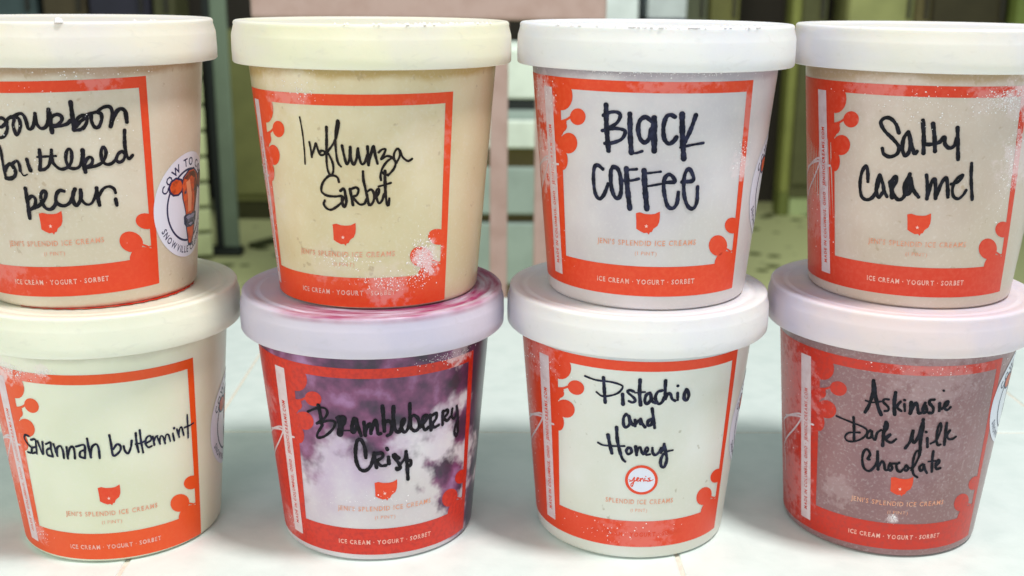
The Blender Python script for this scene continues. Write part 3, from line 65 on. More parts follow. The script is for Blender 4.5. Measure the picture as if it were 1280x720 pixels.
BL={'c1':[(-33.52,75.2),(-33.81,73.65),(-34.55,72.21),(-35.68,71.02),(-37.12,70.18),(-38.77,69.79),(-40.48,69.87),(-42.08,70.44),(-43.36,71.43),(-44.15,72.76),(-44.31,74.3),(-43.84,75.9),(-42.8,77.38),(-41.38,78.59),(-39.75,79.42),(-38.09,79.79),(-36.55,79.66),(-35.24,79.05),(-34.26,78.04),(-33.67,76.71)],'c2':[(-28.33,68.47),(-28.51,67.57),(-28.98,66.72),(-29.71,66.02),(-30.64,65.53),(-31.68,65.29),(-32.74,65.34),(-33.7,65.67),(-34.47,66.24),(-34.94,67.01),(-35.07,67.9),(-34.85,68.82),(-34.29,69.68),(-33.48,70.39),(-32.5,70.88),(-31.45,71.11),(-30.44,71.05),(-29.56,70.71),(-28.88,70.12),(-28.46,69.35)],'c3':[(-32.12,58.97),(-32.36,57.82),(-32.97,56.73),(-33.91,55.82),(-35.11,55.16),(-36.48,54.82),(-37.87,54.84),(-39.16,55.21),(-40.19,55.91),(-40.83,56.87),(-40.99,58.0),(-40.64,59.18),(-39.85,60.3),(-38.73,61.24),(-37.41,61.9),(-36.04,62.22),(-34.74,62.17),(-33.62,61.77),(-32.78,61.05),(-32.26,60.08)],'c4':[(-36.69,64.4),(-36.89,63.69),(-37.39,63.01),(-38.16,62.43),(-39.13,62.01),(-40.23,61.78),(-41.35,61.76),(-42.39,61.97),(-43.22,62.38),(-43.74,62.96),(-43.87,63.64),(-43.6,64.37),(-42.96,65.07),(-42.06,65.67),(-40.99,66.1),(-39.87,66.32),(-38.82,66.32),(-37.91,66.09),(-37.22,65.66),(-36.81,65.08)],'c5':[(-37.04,52.33),(-37.22,51.25),(-37.61,50.24),(-38.19,49.4),(-38.9,48.82),(-39.68,48.55),(-40.45,48.61),(-41.14,49.01),(-41.67,49.71),(-41.97,50.64),(-42.0,51.7),(-41.77,52.8),(-41.31,53.82),(-40.67,54.66),(-39.93,55.24),(-39.16,55.5),(-38.43,55.42),(-37.81,55.01),(-37.34,54.31),(-37.08,53.39)],'cA':[(27.82,22.78),(27.81,21.59),(27.27,20.58),(26.28,19.85),(24.97,19.46),(23.49,19.45),(22.01,19.8),(20.66,20.5),(19.56,21.46),(18.8,22.6),(18.43,23.82),(18.47,25.0),(18.92,26.03),(19.74,26.8),(20.86,27.23),(22.21,27.29),(23.66,26.94),(25.1,26.24),(26.36,25.24),(27.31,24.04)],'cB':[(34.38,29.31),(34.37,28.39),(33.81,27.64),(32.79,27.13),(31.46,26.9),(29.99,26.95),(28.53,27.29),(27.22,27.87),(26.15,28.65),(25.42,29.56),(25.05,30.5),(25.08,31.41),(25.5,32.18),(26.28,32.74),(27.37,33.03),(28.68,33.02),(30.12,32.69),(31.57,32.09),(32.86,31.26),(33.85,30.3)],'cC':[(37.81,13.99),(37.84,12.38),(36.8,11.12),(34.92,10.3),(32.57,9.96),(30.07,10.11),(27.67,10.72),(25.57,11.75),(23.9,13.1),(22.75,14.67),(22.19,16.31),(22.23,17.87),(22.87,19.22),(24.05,20.2),(25.72,20.72),(27.79,20.7),(30.12,20.13),(32.55,19.04),(34.85,17.54),(36.72,15.79)]}
STEMS=[(0.81,[(-41.52,65.45),(-37.15,66.59),(-34.21,68.26)]),(0.81,[(-39.59,61.42),(-38.15,63.69),(-37.2,65.89)]),(0.67,[(26.73,22.03),(29.97,20.47)]),(0.54,[(31.07,18.43),(30.06,20.08),(32.55,20.47)])]
BRANCH=[(0.79,[(-65.03,36.34),(-65.07,40.16),(-65.18,44.7),(-51.88,51.67),(-49.33,50.76),(-54.6,44.27),(-65.14,34.75),(-65.08,30.53)]),(0.79,[(-63.21,46.98),(-51.08,50.85),(-46.36,49.98),(-42.41,50.27)]),(0.63,[(-65.08,30.53),(-65.01,26.67),(-65.02,22.76)])]
MARK=[(0.43,[(-5.38,33.77),(-4.49,34.07),(-3.64,35.53),(-3.86,33.51),(-4.39,31.64),(-4.88,32.45),(-3.57,33.86),(-2.54,34.4)]),(0.43,[(-2.84,34.39),(-1.96,35.08),(-2.43,35.4),(-2.84,34.39),(-2.21,33.9),(-1.48,34.42)]),(0.43,[(-1.36,35.09),(-1.31,33.92)]),(0.43,[(-1.32,34.26),(-0.61,35.19),(-0.09,33.93)]),(0.43,[(0.3,35.1),(0.36,34.1),(0.96,34.26)]),(0.43,[(0.56,35.94),(0.64,35.86)]),(0.43,[(2.27,35.24),(1.52,35.09),(2.33,34.24),(1.59,33.92),(0.96,34.26)]),(0.29,[(2.35,33.9),(3.54,34.53)]),(0.29,[(-5.71,34.42),(-5.1,34.29)])]
RING=[(1.07,[(4.8,34.31),(4.76,33.21),(4.5,32.17),(4.02,31.22),(3.35,30.39),(2.5,29.71),(1.52,29.21),(0.45,28.9),(-0.67,28.79),(-1.8,28.88),(-2.89,29.18),(-3.91,29.66),(-4.8,30.32),(-5.54,31.13),(-6.1,32.07),(-6.46,33.1),(-6.61,34.19),(-6.53,35.29),(-6.25,36.36),(-5.76,37.36),(-5.09,38.24),(-4.28,38.98),(-3.33,39.53),(-2.3,39.88),(-1.22,40.01),(-0.13,39.91),(0.94,39.59),(1.95,39.06),(2.85,38.35),(3.62,37.48),(4.21,36.48),(4.61,35.41),(4.8,34.31)])]
DISC=[(4.55,34.32),(4.49,33.13),(4.15,32.01),(3.54,31.01),(2.71,30.19),(1.69,29.57),(0.53,29.18),(-0.7,29.04),(-1.94,29.16),(-3.12,29.53),(-4.19,30.13),(-5.09,30.93),(-5.78,31.91),(-6.22,33.02),(-6.39,34.2),(-6.3,35.4),(-5.94,36.56),(-5.33,37.61),(-4.51,38.5),(-3.52,39.18),(-2.41,39.61),(-1.22,39.76),(-0.02,39.64),(1.14,39.24),(2.2,38.59),(3.12,37.72),(3.84,36.68),(4.33,35.53)]
TXT7=[(-14.51,24.63),(12.27,24.63),(-4.63,21.78),(2.0,21.54)]
COW={'face':[(-5.09,7.72),(-2.82,10.7),(0.21,11.71),(3.98,10.0),(5.72,6.71),(5.54,1.43),(4.84,-3.01),(-0.22,-3.22),(-4.47,-2.07),(-4.78,1.73),(-5.33,4.8)],'ear':[(-12.23,8.67),(-10.46,9.65),(-6.73,9.6),(-5.1,8.47),(-5.47,6.67),(-7.32,5.71),(-9.84,5.52),(-11.74,6.84)],'muzzle':[(-5.0,-2.88),(-2.61,-2.41),(0.63,-2.84),(4.91,-4.25),(6.53,-6.39),(4.19,-8.1),(-1.75,-7.26),(-4.98,-5.59)],'neck':[(-2.98,-6.87),(1.71,-7.92),(3.42,-10.41),(1.61,-15.82),(-1.91,-15.25),(-2.31,-10.8)],'poll':[(-4.19,10.17),(-2.13,12.07),(1.05,12.1),(5.04,10.58),(4.02,9.09),(-0.56,10.35)]}


# ---------------------------------------------------------------- materials
def srgb(r, g, b):
    f = lambda c: (c / 255 / 12.92) if c / 255 <= 0.04045 else ((c / 255 + 0.055) / 1.055) ** 2.4
    return (f(r), f(g), f(b), 1)


def mat(name, color, rough=0.5, sss=0.0, sss_r=(0.004, 0.003, 0.002), coat=0.0, noise=None, bump=None, spec=0.5, metal=0.0):
    """noise = (scale, second colour, amount, detail); bump = (scale, strength, distance)"""
    m = bpy.data.materials.new(name)
    m.use_nodes = True
    nt = m.node_tree
    b = nt.nodes['Principled BSDF']
    b.inputs['Base Color'].default_value = color
    b.inputs['Roughness'].default_value = rough
    b.inputs['Metallic'].default_value = metal
    b.inputs['Specular IOR Level'].default_value = spec
    if sss:
        b.inputs['Subsurface Weight'].default_value = sss
        b.inputs['Subsurface Radius'].default_value = sss_r
        b.inputs['Subsurface Scale'].default_value = 1.0
    if coat:
        b.inputs['Coat Weight'].default_value = coat
        b.inputs['Coat Roughness'].default_value = 0.15
    tc = nt.nodes.new('ShaderNodeTexCoord')
    if noise:
        n = nt.nodes.new('ShaderNodeTexNoise')
        n.inputs['Scale'].default_value = noise[0]
        n.inputs['Detail'].default_value = noise[3]
        nt.links.new(tc.outputs['Object'], n.inputs['Vector'])
        r = nt.nodes.new('ShaderNodeMapRange')
        r.inputs['From Min'].default_value = 0.42
        r.inputs['From Max'].default_value = 0.68
        r.inputs['To Max'].default_value = noise[2]
        nt.links.new(n.outputs['Fac'], r.inputs['Value'])
        mx = nt.nodes.new('ShaderNodeMix')
        mx.data_type = 'RGBA'
        mx.inputs['A'].default_value = color
        mx.inputs['B'].default_value = noise[1]
        nt.links.new(r.outputs['Result'], mx.inputs['Factor'])
        nt.links.new(mx.outputs['Result'], b.inputs['Base Color'])
    if bump:
        n2 = nt.nodes.new('ShaderNodeTexNoise')
        n2.inputs['Scale'].default_value = bump[0]
        n2.inputs['Detail'].default_value = 3
        nt.links.new(tc.outputs['Object'], n2.inputs['Vector'])
        bp = nt.nodes.new('ShaderNodeBump')
        bp.inputs['Strength'].default_value = bump[1]
        bp.inputs['Distance'].default_value = bump[2]
        nt.links.new(n2.outputs['Fac'], bp.inputs['Height'])
        nt.links.new(bp.outputs['Normal'], b.inputs['Normal'])
    return m


# ---------------------------------------------------------------- mesh helpers
def link(name, me, m, parent=None, smooth=False, **props):
    o = bpy.data.objects.new(name, me)
    COL.objects.link(o)
    if m is not None:
        me.materials.clear()
        me.materials.append(m)
    if parent is not None:
        o.parent = parent
    if smooth:
        me.polygons.foreach_set('use_smooth', [True] * len(me.polygons))
    for k, v in props.items():
        o[k] = v
    return o


def mesh(name, verts, faces):
    me = bpy.data.meshes.new(name)
    me.from_pydata(verts, [], faces)
    me.update()
    return me


def empty(name, loc, **props):
    o = bpy.data.objects.new(name, None)
    o.empty_display_size = 0.02
    COL.objects.link(o)
    o.location = loc
    for k, v in props.items():
        o[k] = v
    return o


def lathe(name, prof, seg=144):
    """prof: list of (r, z) metres, open profile; r == 0 ends become single points"""
    vs, fs, rings = [], [], []
    for r, z in prof:
        if r < 1e-7:
            rings.append([len(vs)])
            vs.append((0, 0, z))
        else:
            rings.append(list(range(len(vs), len(vs) + seg)))
            for k in range(seg):
                a = 2 * math.pi * k / seg
                vs.append((r * math.cos(a), r * math.sin(a), z))
    for i in range(len(rings) - 1):
        A, B = rings[i], rings[i + 1]
        for k in range(seg):
            k2 = (k + 1) % seg
            if len(A) == 1 and len(B) == 1:
                continue
            if len(A) == 1:
                fs.append((A[0], B[k2], B[k]))
            elif len(B) == 1:
                fs.append((A[k], A[k2], B[0]))
            else:
                fs.append((A[k], A[k2], B[k2], B[k]))
    return mesh(name, vs, fs)


def arc(cx, cz, r, a0, a1, n=6):
    return [(cx + r * math.cos(R(a0 + (a1 - a0) * k / n)), cz + r * math.sin(R(a0 + (a1 - a0) * k / n))) for k in range(n + 1)]


def box_mesh(name, x0, x1, y0, y1, z0, z1, bev=0.0):
    bm = bmesh.new()
    bmesh.ops.create_cube(bm, size=1)
    for v in bm.verts:
        v.co = Vector(((x0 + x1) / 2 + v.co.x * (x1 - x0), (y0 + y1) / 2 + v.co.y * (y1 - y0), (z0 + z1) / 2 + v.co.z * (z1 - z0)))
    if bev:
        bmesh.ops.bevel(bm, geom=list(bm.edges), offset=bev, segments=2, affect='EDGES', profile=0.5)
    me = bpy.data.meshes.new(name)
    bm.to_mesh(me)
    bm.free()
    return me


# ---------------------------------------------------------------- cup dimensions
H = 0.0985            # stacking height
HL = 0.0139           # lid skirt
RL = 0.0505
RT, RB = 0.0450, 0.0376
KC = (RT - RB) / (H - HL)
R0 = 41.5             # mm; s = angle * R0


def on_cup(s, z, off):
    """s, z, off in mm on the unrolled wall -> local metres"""
    th = s / R0
    r = RB + KC * z / 1000 + off / 1000
    return (r * math.sin(th), -r * math.cos(th), z / 1000)


def aff(i):
    a = AFF[i]
    return lambda u, v: (a[0][0] * u + a[0][1] * v + a[0][2], a[1][0] * u + a[1][1] * v + a[1][2])


IDENT = lambda u, v: (u, v)


class Wrap:
    """collects flat shapes in (u, v) mm and wraps them on the cup wall"""

    def __init__(self):
        self.vs, self.fs = [], []

    def add_bm(self, bm, tf, off):
        us = [v.co.x for v in bm.verts]
        if not us:
            return
        u = math.floor(min(us) / 1.7) * 1.7
        while u < max(us):
            u += 1.7
            if u > min(us) + 0.01 and u < max(us) - 0.01:
                bmesh.ops.bisect_plane(bm, geom=list(bm.verts) + list(bm.edges) + list(bm.faces), plane_co=(u, 0, 0), plane_no=(1, 0, 0), dist=1e-5)
        bmesh.ops.triangulate(bm, faces=list(bm.faces))
        base = len(self.vs)
        bm.verts.index_update()
        for v in bm.verts:
            s, z = tf(v.co.x, v.co.y)
            self.vs.append(on_cup(s, z, off))
        for f in bm.faces:
            self.fs.append(tuple(base + v.index for v in f.verts))
        bm.free()

    def poly(self, pts, tf=IDENT, off=0.06):
        bm = bmesh.new()
        a = sum(pts[i][0] * pts[(i + 1) % len(pts)][1] - pts[(i + 1) % len(pts)][0] * pts[i][1] for i in range(len(pts)))
        if a < 0:
            pts = pts[::-1]
        bm.faces.new([bm.verts.new((x, y, 0)) for x, y in pts])
        self.add_bm(bm, tf, off)

    def shape(self, verts, faces, place, tf, off):
        """small glyph: no subdivision"""
        base = len(self.vs)
        for x, y in verts:
            s, z = tf(*place(x, y))
            self.vs.append(on_cup(s, z, off))
        for f in faces:
            self.fs.append(tuple(base + k for k in f))

    def annulus(self, cx, cy, r0, r1, tf=IDENT, off=0.06, n=64):
        base = len(self.vs)
        for k in range(n):
            a = 2 * math.pi * k / n
            for r in (r0, r1):
                s, z = tf(cx + r * math.cos(a), cy + r * math.sin(a))
                self.vs.append(on_cup(s, z, off))
        for k in range(n):
            a, b = base + 2 * k, base + 2 * ((k + 1) % n)
            self.fs.append((a, a + 1, b + 1, b))

    def stroke(self, pts, w, tf=IDENT, off=0.2, rnd=None, step=0.3, vary=0.10):
        pts = [tf(*p) for p in pts]
        # centripetal-ish Catmull-Rom
        P = [(2 * pts[0][0] - pts[1][0], 2 * pts[0][1] - pts[1][1])] + list(pts) + [(2 * pts[-1][0] - pts[-2][0], 2 * pts[-1][1] - pts[-2][1])]
        C = []
        for i in range(1, len(P) - 2):
            p0, p1, p2, p3 = P[i - 1], P[i], P[i + 1], P[i + 2]
            L = math.hypot(p2[0] - p1[0], p2[1] - p1[1])
            n = max(1, int(L / step))
            for k in range(n):
                t = k / n
                C.append(tuple(0.5 * (2 * p1[d] + (p2[d] - p0[d]) * t + (2 * p0[d] - 5 * p1[d] + 4 * p2[d] - p3[d]) * t * t + (3 * p1[d] - p0[d] - 3 * p2[d] + p3[d]) * t ** 3) for d in (0, 1)))
        C.append(pts[-1])
        n = len(C)
        rnd = rnd or random
        ph = rnd.random() * 6
        base = len(self.vs)
        hw = w / 2
        dirs = []
        for i in range(n):
            a, b = C[max(0, i - 1)], C[min(n - 1, i + 1)]
            dx, dy = b[0] - a[0], b[1] - a[1]
            l = math.hypot(dx, dy) or 1
            dirs.append((dx / l, dy / l))
        rows = []
        # round caps by extra rows
        for (t, sc) in ((-0.95, 0.3), (-0.75, 0.66), (-0.4, 0.92)):
            rows.append((C[0][0] + dirs[0][0] * hw * t, C[0][1] + dirs[0][1] * hw * t, dirs[0], sc))
        for i in range(n):
            v = 1 + vary * math.sin(ph + i * step * 1.3) + vary * 0.5 * math.sin(ph * 2 + i * step * 4.1)
            rows.append((C[i][0], C[i][1], dirs[i], v))
        for (t, sc) in ((0.4, 0.92), (0.75, 0.66), (0.95, 0.3)):
            rows.append((C[-1][0] + dirs[-1][0] * hw * t, C[-1][1] + dirs[-1][1] * hw * t, dirs[-1], sc))
        for j, (x, y, d, sc) in enumerate(rows):
            o = off + 0.0004 * j
            for sg in (-1, 0, 1):
                self.vs.append(on_cup(x - d[1] * hw * sc * sg, y + d[0] * hw * sc * sg, o + (0.03 if sg == 0 else 0)))
        for j in range(len(rows) - 1):
            a = base + 3 * j
            self.fs.append((a, a + 3, a + 4, a + 1))
            self.fs.append((a + 1, a + 4, a + 5, a + 2))

    def build(self, name, m, parent, smooth=False, **props):
        me = mesh(name, self.vs, self.fs)
        return link(name, me, m, parent, smooth=smooth, **props)


# ---- glyphs from the built-in font, one mesh per character
GL = {}
def glyph(ch, bold=0.0):
    key = (ch, bold)
    if key in GL:
        return GL[key]
    c = bpy.data.curves.new('glyph', 'FONT')
    c.body = ch
    c.size = 1.0
    c.offset = bold
    c.resolution_u = 2
    o = bpy.data.objects.new('glyph', c)
    COL.objects.link(o)
    bpy.context.view_layer.update()
    dg = bpy.context.evaluated_depsgraph_get()
    me = bpy.data.meshes.new_from_object(o.evaluated_get(dg))
    vs = [(v.co.x, v.co.y) for v in me.vertices]
    fs = [tuple(p.vertices) for p in me.polygons]
    bpy.data.objects.remove(o)
    bpy.data.curves.remove(c)
    bpy.data.meshes.remove(me)
    if vs:
        x0 = min(v[0] for v in vs)
        x1 = max(v[0] for v in vs)
        vs = [(v[0] - x0, v[1]) for v in vs]
        w = x1 - x0
    else:
        w = 0.22
    GL[key] = (vs, fs, w)
    return GL[key]


def text_line(wr, txt, u0, u1, v0, v1, h, tf, off, bold=0.0, gap=0.17):
    """capital height h (mm), baseline from (u0, v0) to (u1, v1), letters spread over the width"""
    sc = h / 0.70
    tot = sum(glyph(c, bold)[2] + gap for c in txt) - gap
    kx = (u1 - u0) / tot
    u = 0
    for c in txt:
        vs, fs, w = glyph(c, bold)
        if vs:
            wr.shape(vs, fs, (lambda x, y, u=u: (u0 + (u + x) * kx, v0 + (v1 - v0) * (u + x) / tot + y * sc)), tf, off)
        u += w + gap


def text_vert(wr, txt, u0, v0, u1, v1, h, tf, off, bold=0.0):
    """text that reads upward along (u0,v0)->(u1,v1), letter tops to the left"""
    sc = h / 0.70
    tot = sum(glyph(c, bold)[2] + 0.17 for c in txt) - 0.17
    L = math.hypot(u1 - u0, v1 - v0)
    d = ((u1 - u0) / L, (v1 - v0) / L)
    nrm = (-d[1], d[0])
    k = L / tot
    u = 0
    for c in txt:
        vs, fs, w = glyph(c, bold)
        if vs:
            wr.shape(vs, fs, (lambda x, y, u=u: (u0 + d[0] * (u + x) * k + nrm[0] * y * sc, v0 + d[1] * (u + x) * k + nrm[1] * y * sc)), tf, off)
        u += w + 0.17


def text_arc(wr, txt, cx, cy, r, a0, a1, h, off, top=True, bold=0.02):
    sc = h / 0.70
    tot = sum(glyph(c, bold)[2] + 0.2 for c in txt) - 0.2
    u = 0
    for c in txt:
        vs, fs, w = glyph(c, bold)
        mid = (u + w / 2) / tot
        a = R(a0 + (a1 - a0) * mid)
        span = abs(R(a1 - a0)) * r / tot
        if vs:
            if top:
                def pl(x, y, a=a, w=w):
                    rr = r + y * sc
                    aa = a - (x - w / 2) * span / r
                    return (cx + rr * math.cos(aa), cy + rr * math.sin(aa))
            else:
                def pl(x, y, a=a, w=w):
                    rr = r - y * sc
                    aa = a + (x - w / 2) * span / r
                    return (cx + rr * math.cos(aa), cy + rr * math.sin(aa))
            wr.shape(vs, fs, pl, IDENT, off)
        u += w + 0.2


# ---------------------------------------------------------------- cup contents seen through the wall
def content_mat(name, c1, c2, top, speck=None, rough=0.33, frost=0.35):
    """c1/c2 mottled content colours, top = headspace colour above the fill line"""
    m = bpy.data.materials.new(name)
    m.use_nodes = True
    nt = m.node_tree
    N, L = nt.nodes, nt.links
    b = N['Principled BSDF']
    tc = N.new('ShaderNodeTexCoord')
    n = N.new('ShaderNodeTexNoise'); n.inputs['Scale'].default_value = 38; n.inputs['Detail'].default_value = 5
    L.new(tc.outputs['Object'], n.inputs['Vector'])
    r = N.new('ShaderNodeMapRange'); r.inputs['From Min'].default_value = 0.35; r.inputs['From Max'].default_value = 0.66
    L.new(n.outputs['Fac'], r.inputs['Value'])
    mx = N.new('ShaderNodeMix'); mx.data_type = 'RGBA'
    mx.inputs['A'].default_value = c1; mx.inputs['B'].default_value = c2
    L.new(r.outputs['Result'], mx.inputs['Factor'])
    # broad uneven tint where the frozen content touches the wall more or less
    nb = N.new('ShaderNodeTexNoise'); nb.inputs['Scale'].default_value = 17; nb.inputs['Detail'].default_value = 2
    L.new(tc.outputs['Object'], nb.inputs['Vector'])
    rb = N.new('ShaderNodeMapRange'); rb.inputs['From Min'].default_value = 0.42; rb.inputs['From Max'].default_value = 0.62; rb.inputs['To Max'].default_value = 0.8
    L.new(nb.outputs['Fac'], rb.inputs['Value'])
    mb = N.new('ShaderNodeMix'); mb.data_type = 'RGBA'
    mb.inputs['B'].default_value = (c1[0] * 0.88, c1[1] * 0.88, c1[2] * 0.80, 1)
    L.new(mx.outputs['Result'], mb.inputs['A']); L.new(rb.outputs['Result'], mb.inputs['Factor'])
    mx = mb
    # headspace
    sp = N.new('ShaderNodeSeparateXYZ'); L.new(tc.outputs['Object'], sp.inputs[0])
    ad = N.new('ShaderNodeMath'); ad.operation = 'MULTIPLY_ADD'; ad.inputs[1].default_value = 0.012
    L.new(n.outputs['Fac'], ad.inputs[0]); L.new(sp.outputs['Z'], ad.inputs[2])
    hr = N.new('ShaderNodeMapRange'); hr.inputs['From Min'].default_value = 0.0862; hr.inputs['From Max'].default_value = 0.0885
    L.new(ad.outputs[0], hr.inputs['Value'])
    m2 = N.new('ShaderNodeMix'); m2.data_type = 'RGBA'; m2.inputs['B'].default_value = top
    L.new(mx.outputs['Result'], m2.inputs['A']); L.new(hr.outputs['Result'], m2.inputs['Factor'])
    last = m2.outputs['Result']
    if speck:
        v = N.new('ShaderNodeTexNoise'); v.inputs['Scale'].default_value = speck[0]; v.inputs['Detail'].default_value = 2
        L.new(tc.outputs['Object'], v.inputs['Vector'])
        vr = N.new('ShaderNodeMapRange'); vr.inputs['From Min'].default_value = speck[2]; vr.inputs['From Max'].default_value = speck[2] + 0.06
        vr.inputs['To Max'].default_value = speck[3]
        L.new(v.outputs['Fac'], vr.inputs['Value'])
        m3 = N.new('ShaderNodeMix'); m3.data_type = 'RGBA'; m3.inputs['B'].default_value = speck[1]
        L.new(last, m3.inputs['A']); L.new(vr.outputs['Result'], m3.inputs['Factor'])
        last = m3.outputs['Result']
    # fine frost grain on the wall
    g = N.new('ShaderNodeTexNoise'); g.inputs['Scale'].default_value = 900; g.inputs['Detail'].default_value = 2
    L.new(tc.outputs['Object'], g.inputs['Vector'])
    gr = N.new('ShaderNodeMapRange'); gr.inputs['From Min'].default_value = 0.54; gr.inputs['From Max'].default_value = 0.75; gr.inputs['To Max'].default_value = frost
    L.new(g.outputs['Fac'], gr.inputs['Value'])
    m4 = N.new('ShaderNodeMix'); m4.data_type = 'RGBA'; m4.inputs['B'].default_value = srgb(236, 232, 232)
    L.new(last, m4.inputs['A']); L.new(gr.outputs['Result'], m4.inputs['Factor'])
    L.new(m4.outputs['Result'], b.inputs['Base Color'])
    b.inputs['Roughness'].default_value = rough
    b.inputs['Subsurface Weight'].default_value = 0.35
    b.inputs['Subsurface Radius'].default_value = (0.004, 0.003, 0.0025)
    b.inputs['Subsurface Scale'].default_value = 1.0
    b.inputs['Coat Weight'].default_value = 0.25
    b.inputs['Coat Roughness'].default_value = 0.28
    bp = N.new('ShaderNodeBump'); bp.inputs['Strength'].default_value = 0.25; bp.inputs['Distance'].default_value = 0.0004
    L.new(n.outputs['Fac'], bp.inputs['Height']); L.new(bp.outputs['Normal'], b.inputs['Normal'])
    return m


def berry_mat():
    m = content_mat('berry_content', srgb(226, 220, 226), srgb(190, 160, 198), srgb(84, 54, 92), frost=0.18)
    nt = m.node_tree; N, L = nt.nodes, nt.links
    b = N['Principled BSDF']
    base = b.inputs['Base Color'].links[0].from_socket
    tc = [n for n in N if n.type == 'TEX_COORD'][0]
    sp = N.new('ShaderNodeSeparateXYZ'); L.new(tc.outputs['Object'], sp.inputs[0])
    n = N.new('ShaderNodeTexNoise'); n.inputs['Scale'].default_value = 62; n.inputs['Detail'].default_value = 4; n.inputs['Roughness'].default_value = 0.55
    L.new(tc.outputs['Object'], n.inputs['Vector'])

    def math_(op, a, bb=None, c=None):
        q = N.new('ShaderNodeMath'); q.operation = op
        for k, x in enumerate((a, bb, c)):
            if x is None:
                continue
            if isinstance(x, (int, float)):
                q.inputs[k].default_value = x
            else:
                L.new(x, q.inputs[k])
        return q.outputs[0]

    def ramp(v, a, c, t0=0.0, t1=1.0):
        q = N.new('ShaderNodeMapRange'); q.interpolation_type = 'SMOOTHSTEP'
        q.inputs['From Min'].default_value = a; q.inputs['From Max'].default_value = c
        q.inputs['To Min'].default_value = t0; q.inputs['To Max'].default_value = t1
        L.new(v, q.inputs['Value'])
        return q.outputs['Result']
    nz = math_('MULTIPLY_ADD', n.outputs['Fac'], 0.075, -0.0375)   # about +-12 mm
    zz = math_('ADD', sp.outputs['Z'], nz)
    # the swirl sits lower on the left
    zz = math_('MULTIPLY_ADD', sp.outputs['X'], -0.28, zz)
    upper = ramp(zz, 0.040, 0.056)
    side = ramp(math_('ADD', sp.outputs['X'], nz), 0.026, 0.037)
    mask = math_('MAXIMUM', upper, side)
    n3 = N.new('ShaderNodeTexNoise'); n3.inputs['Scale'].default_value = 95; n3.inputs['Detail'].default_value = 4
    L.new(tc.outputs['Object'], n3.inputs['Vector'])
    mc = N.new('ShaderNodeValToRGB')
    L.new(n3.outputs['Fac'], mc.inputs[0])
    e = mc.color_ramp.elements
    e[0].position = 0.33; e[0].color = srgb(48, 34, 58)
    e[1].position = 0.72; e[1].color = srgb(172, 122, 170)
    x = e.new(0.44); x.color = srgb(88, 44, 84)
    x = e.new(0.56); x.color = srgb(130, 68, 112)
    mm = N.new('ShaderNodeMix'); mm.data_type = 'RGBA'
    L.new(base, mm.inputs['A']); L.new(mc.outputs['Color'], mm.inputs['B']); L.new(mask, mm.inputs['Factor'])
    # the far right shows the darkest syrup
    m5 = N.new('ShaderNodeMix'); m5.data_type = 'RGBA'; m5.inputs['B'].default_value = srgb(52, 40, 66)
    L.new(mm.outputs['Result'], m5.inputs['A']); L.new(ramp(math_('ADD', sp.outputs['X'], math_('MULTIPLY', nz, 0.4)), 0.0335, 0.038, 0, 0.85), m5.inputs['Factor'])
    L.new(m5.outputs['Result'], b.inputs['Base Color'])
    return m


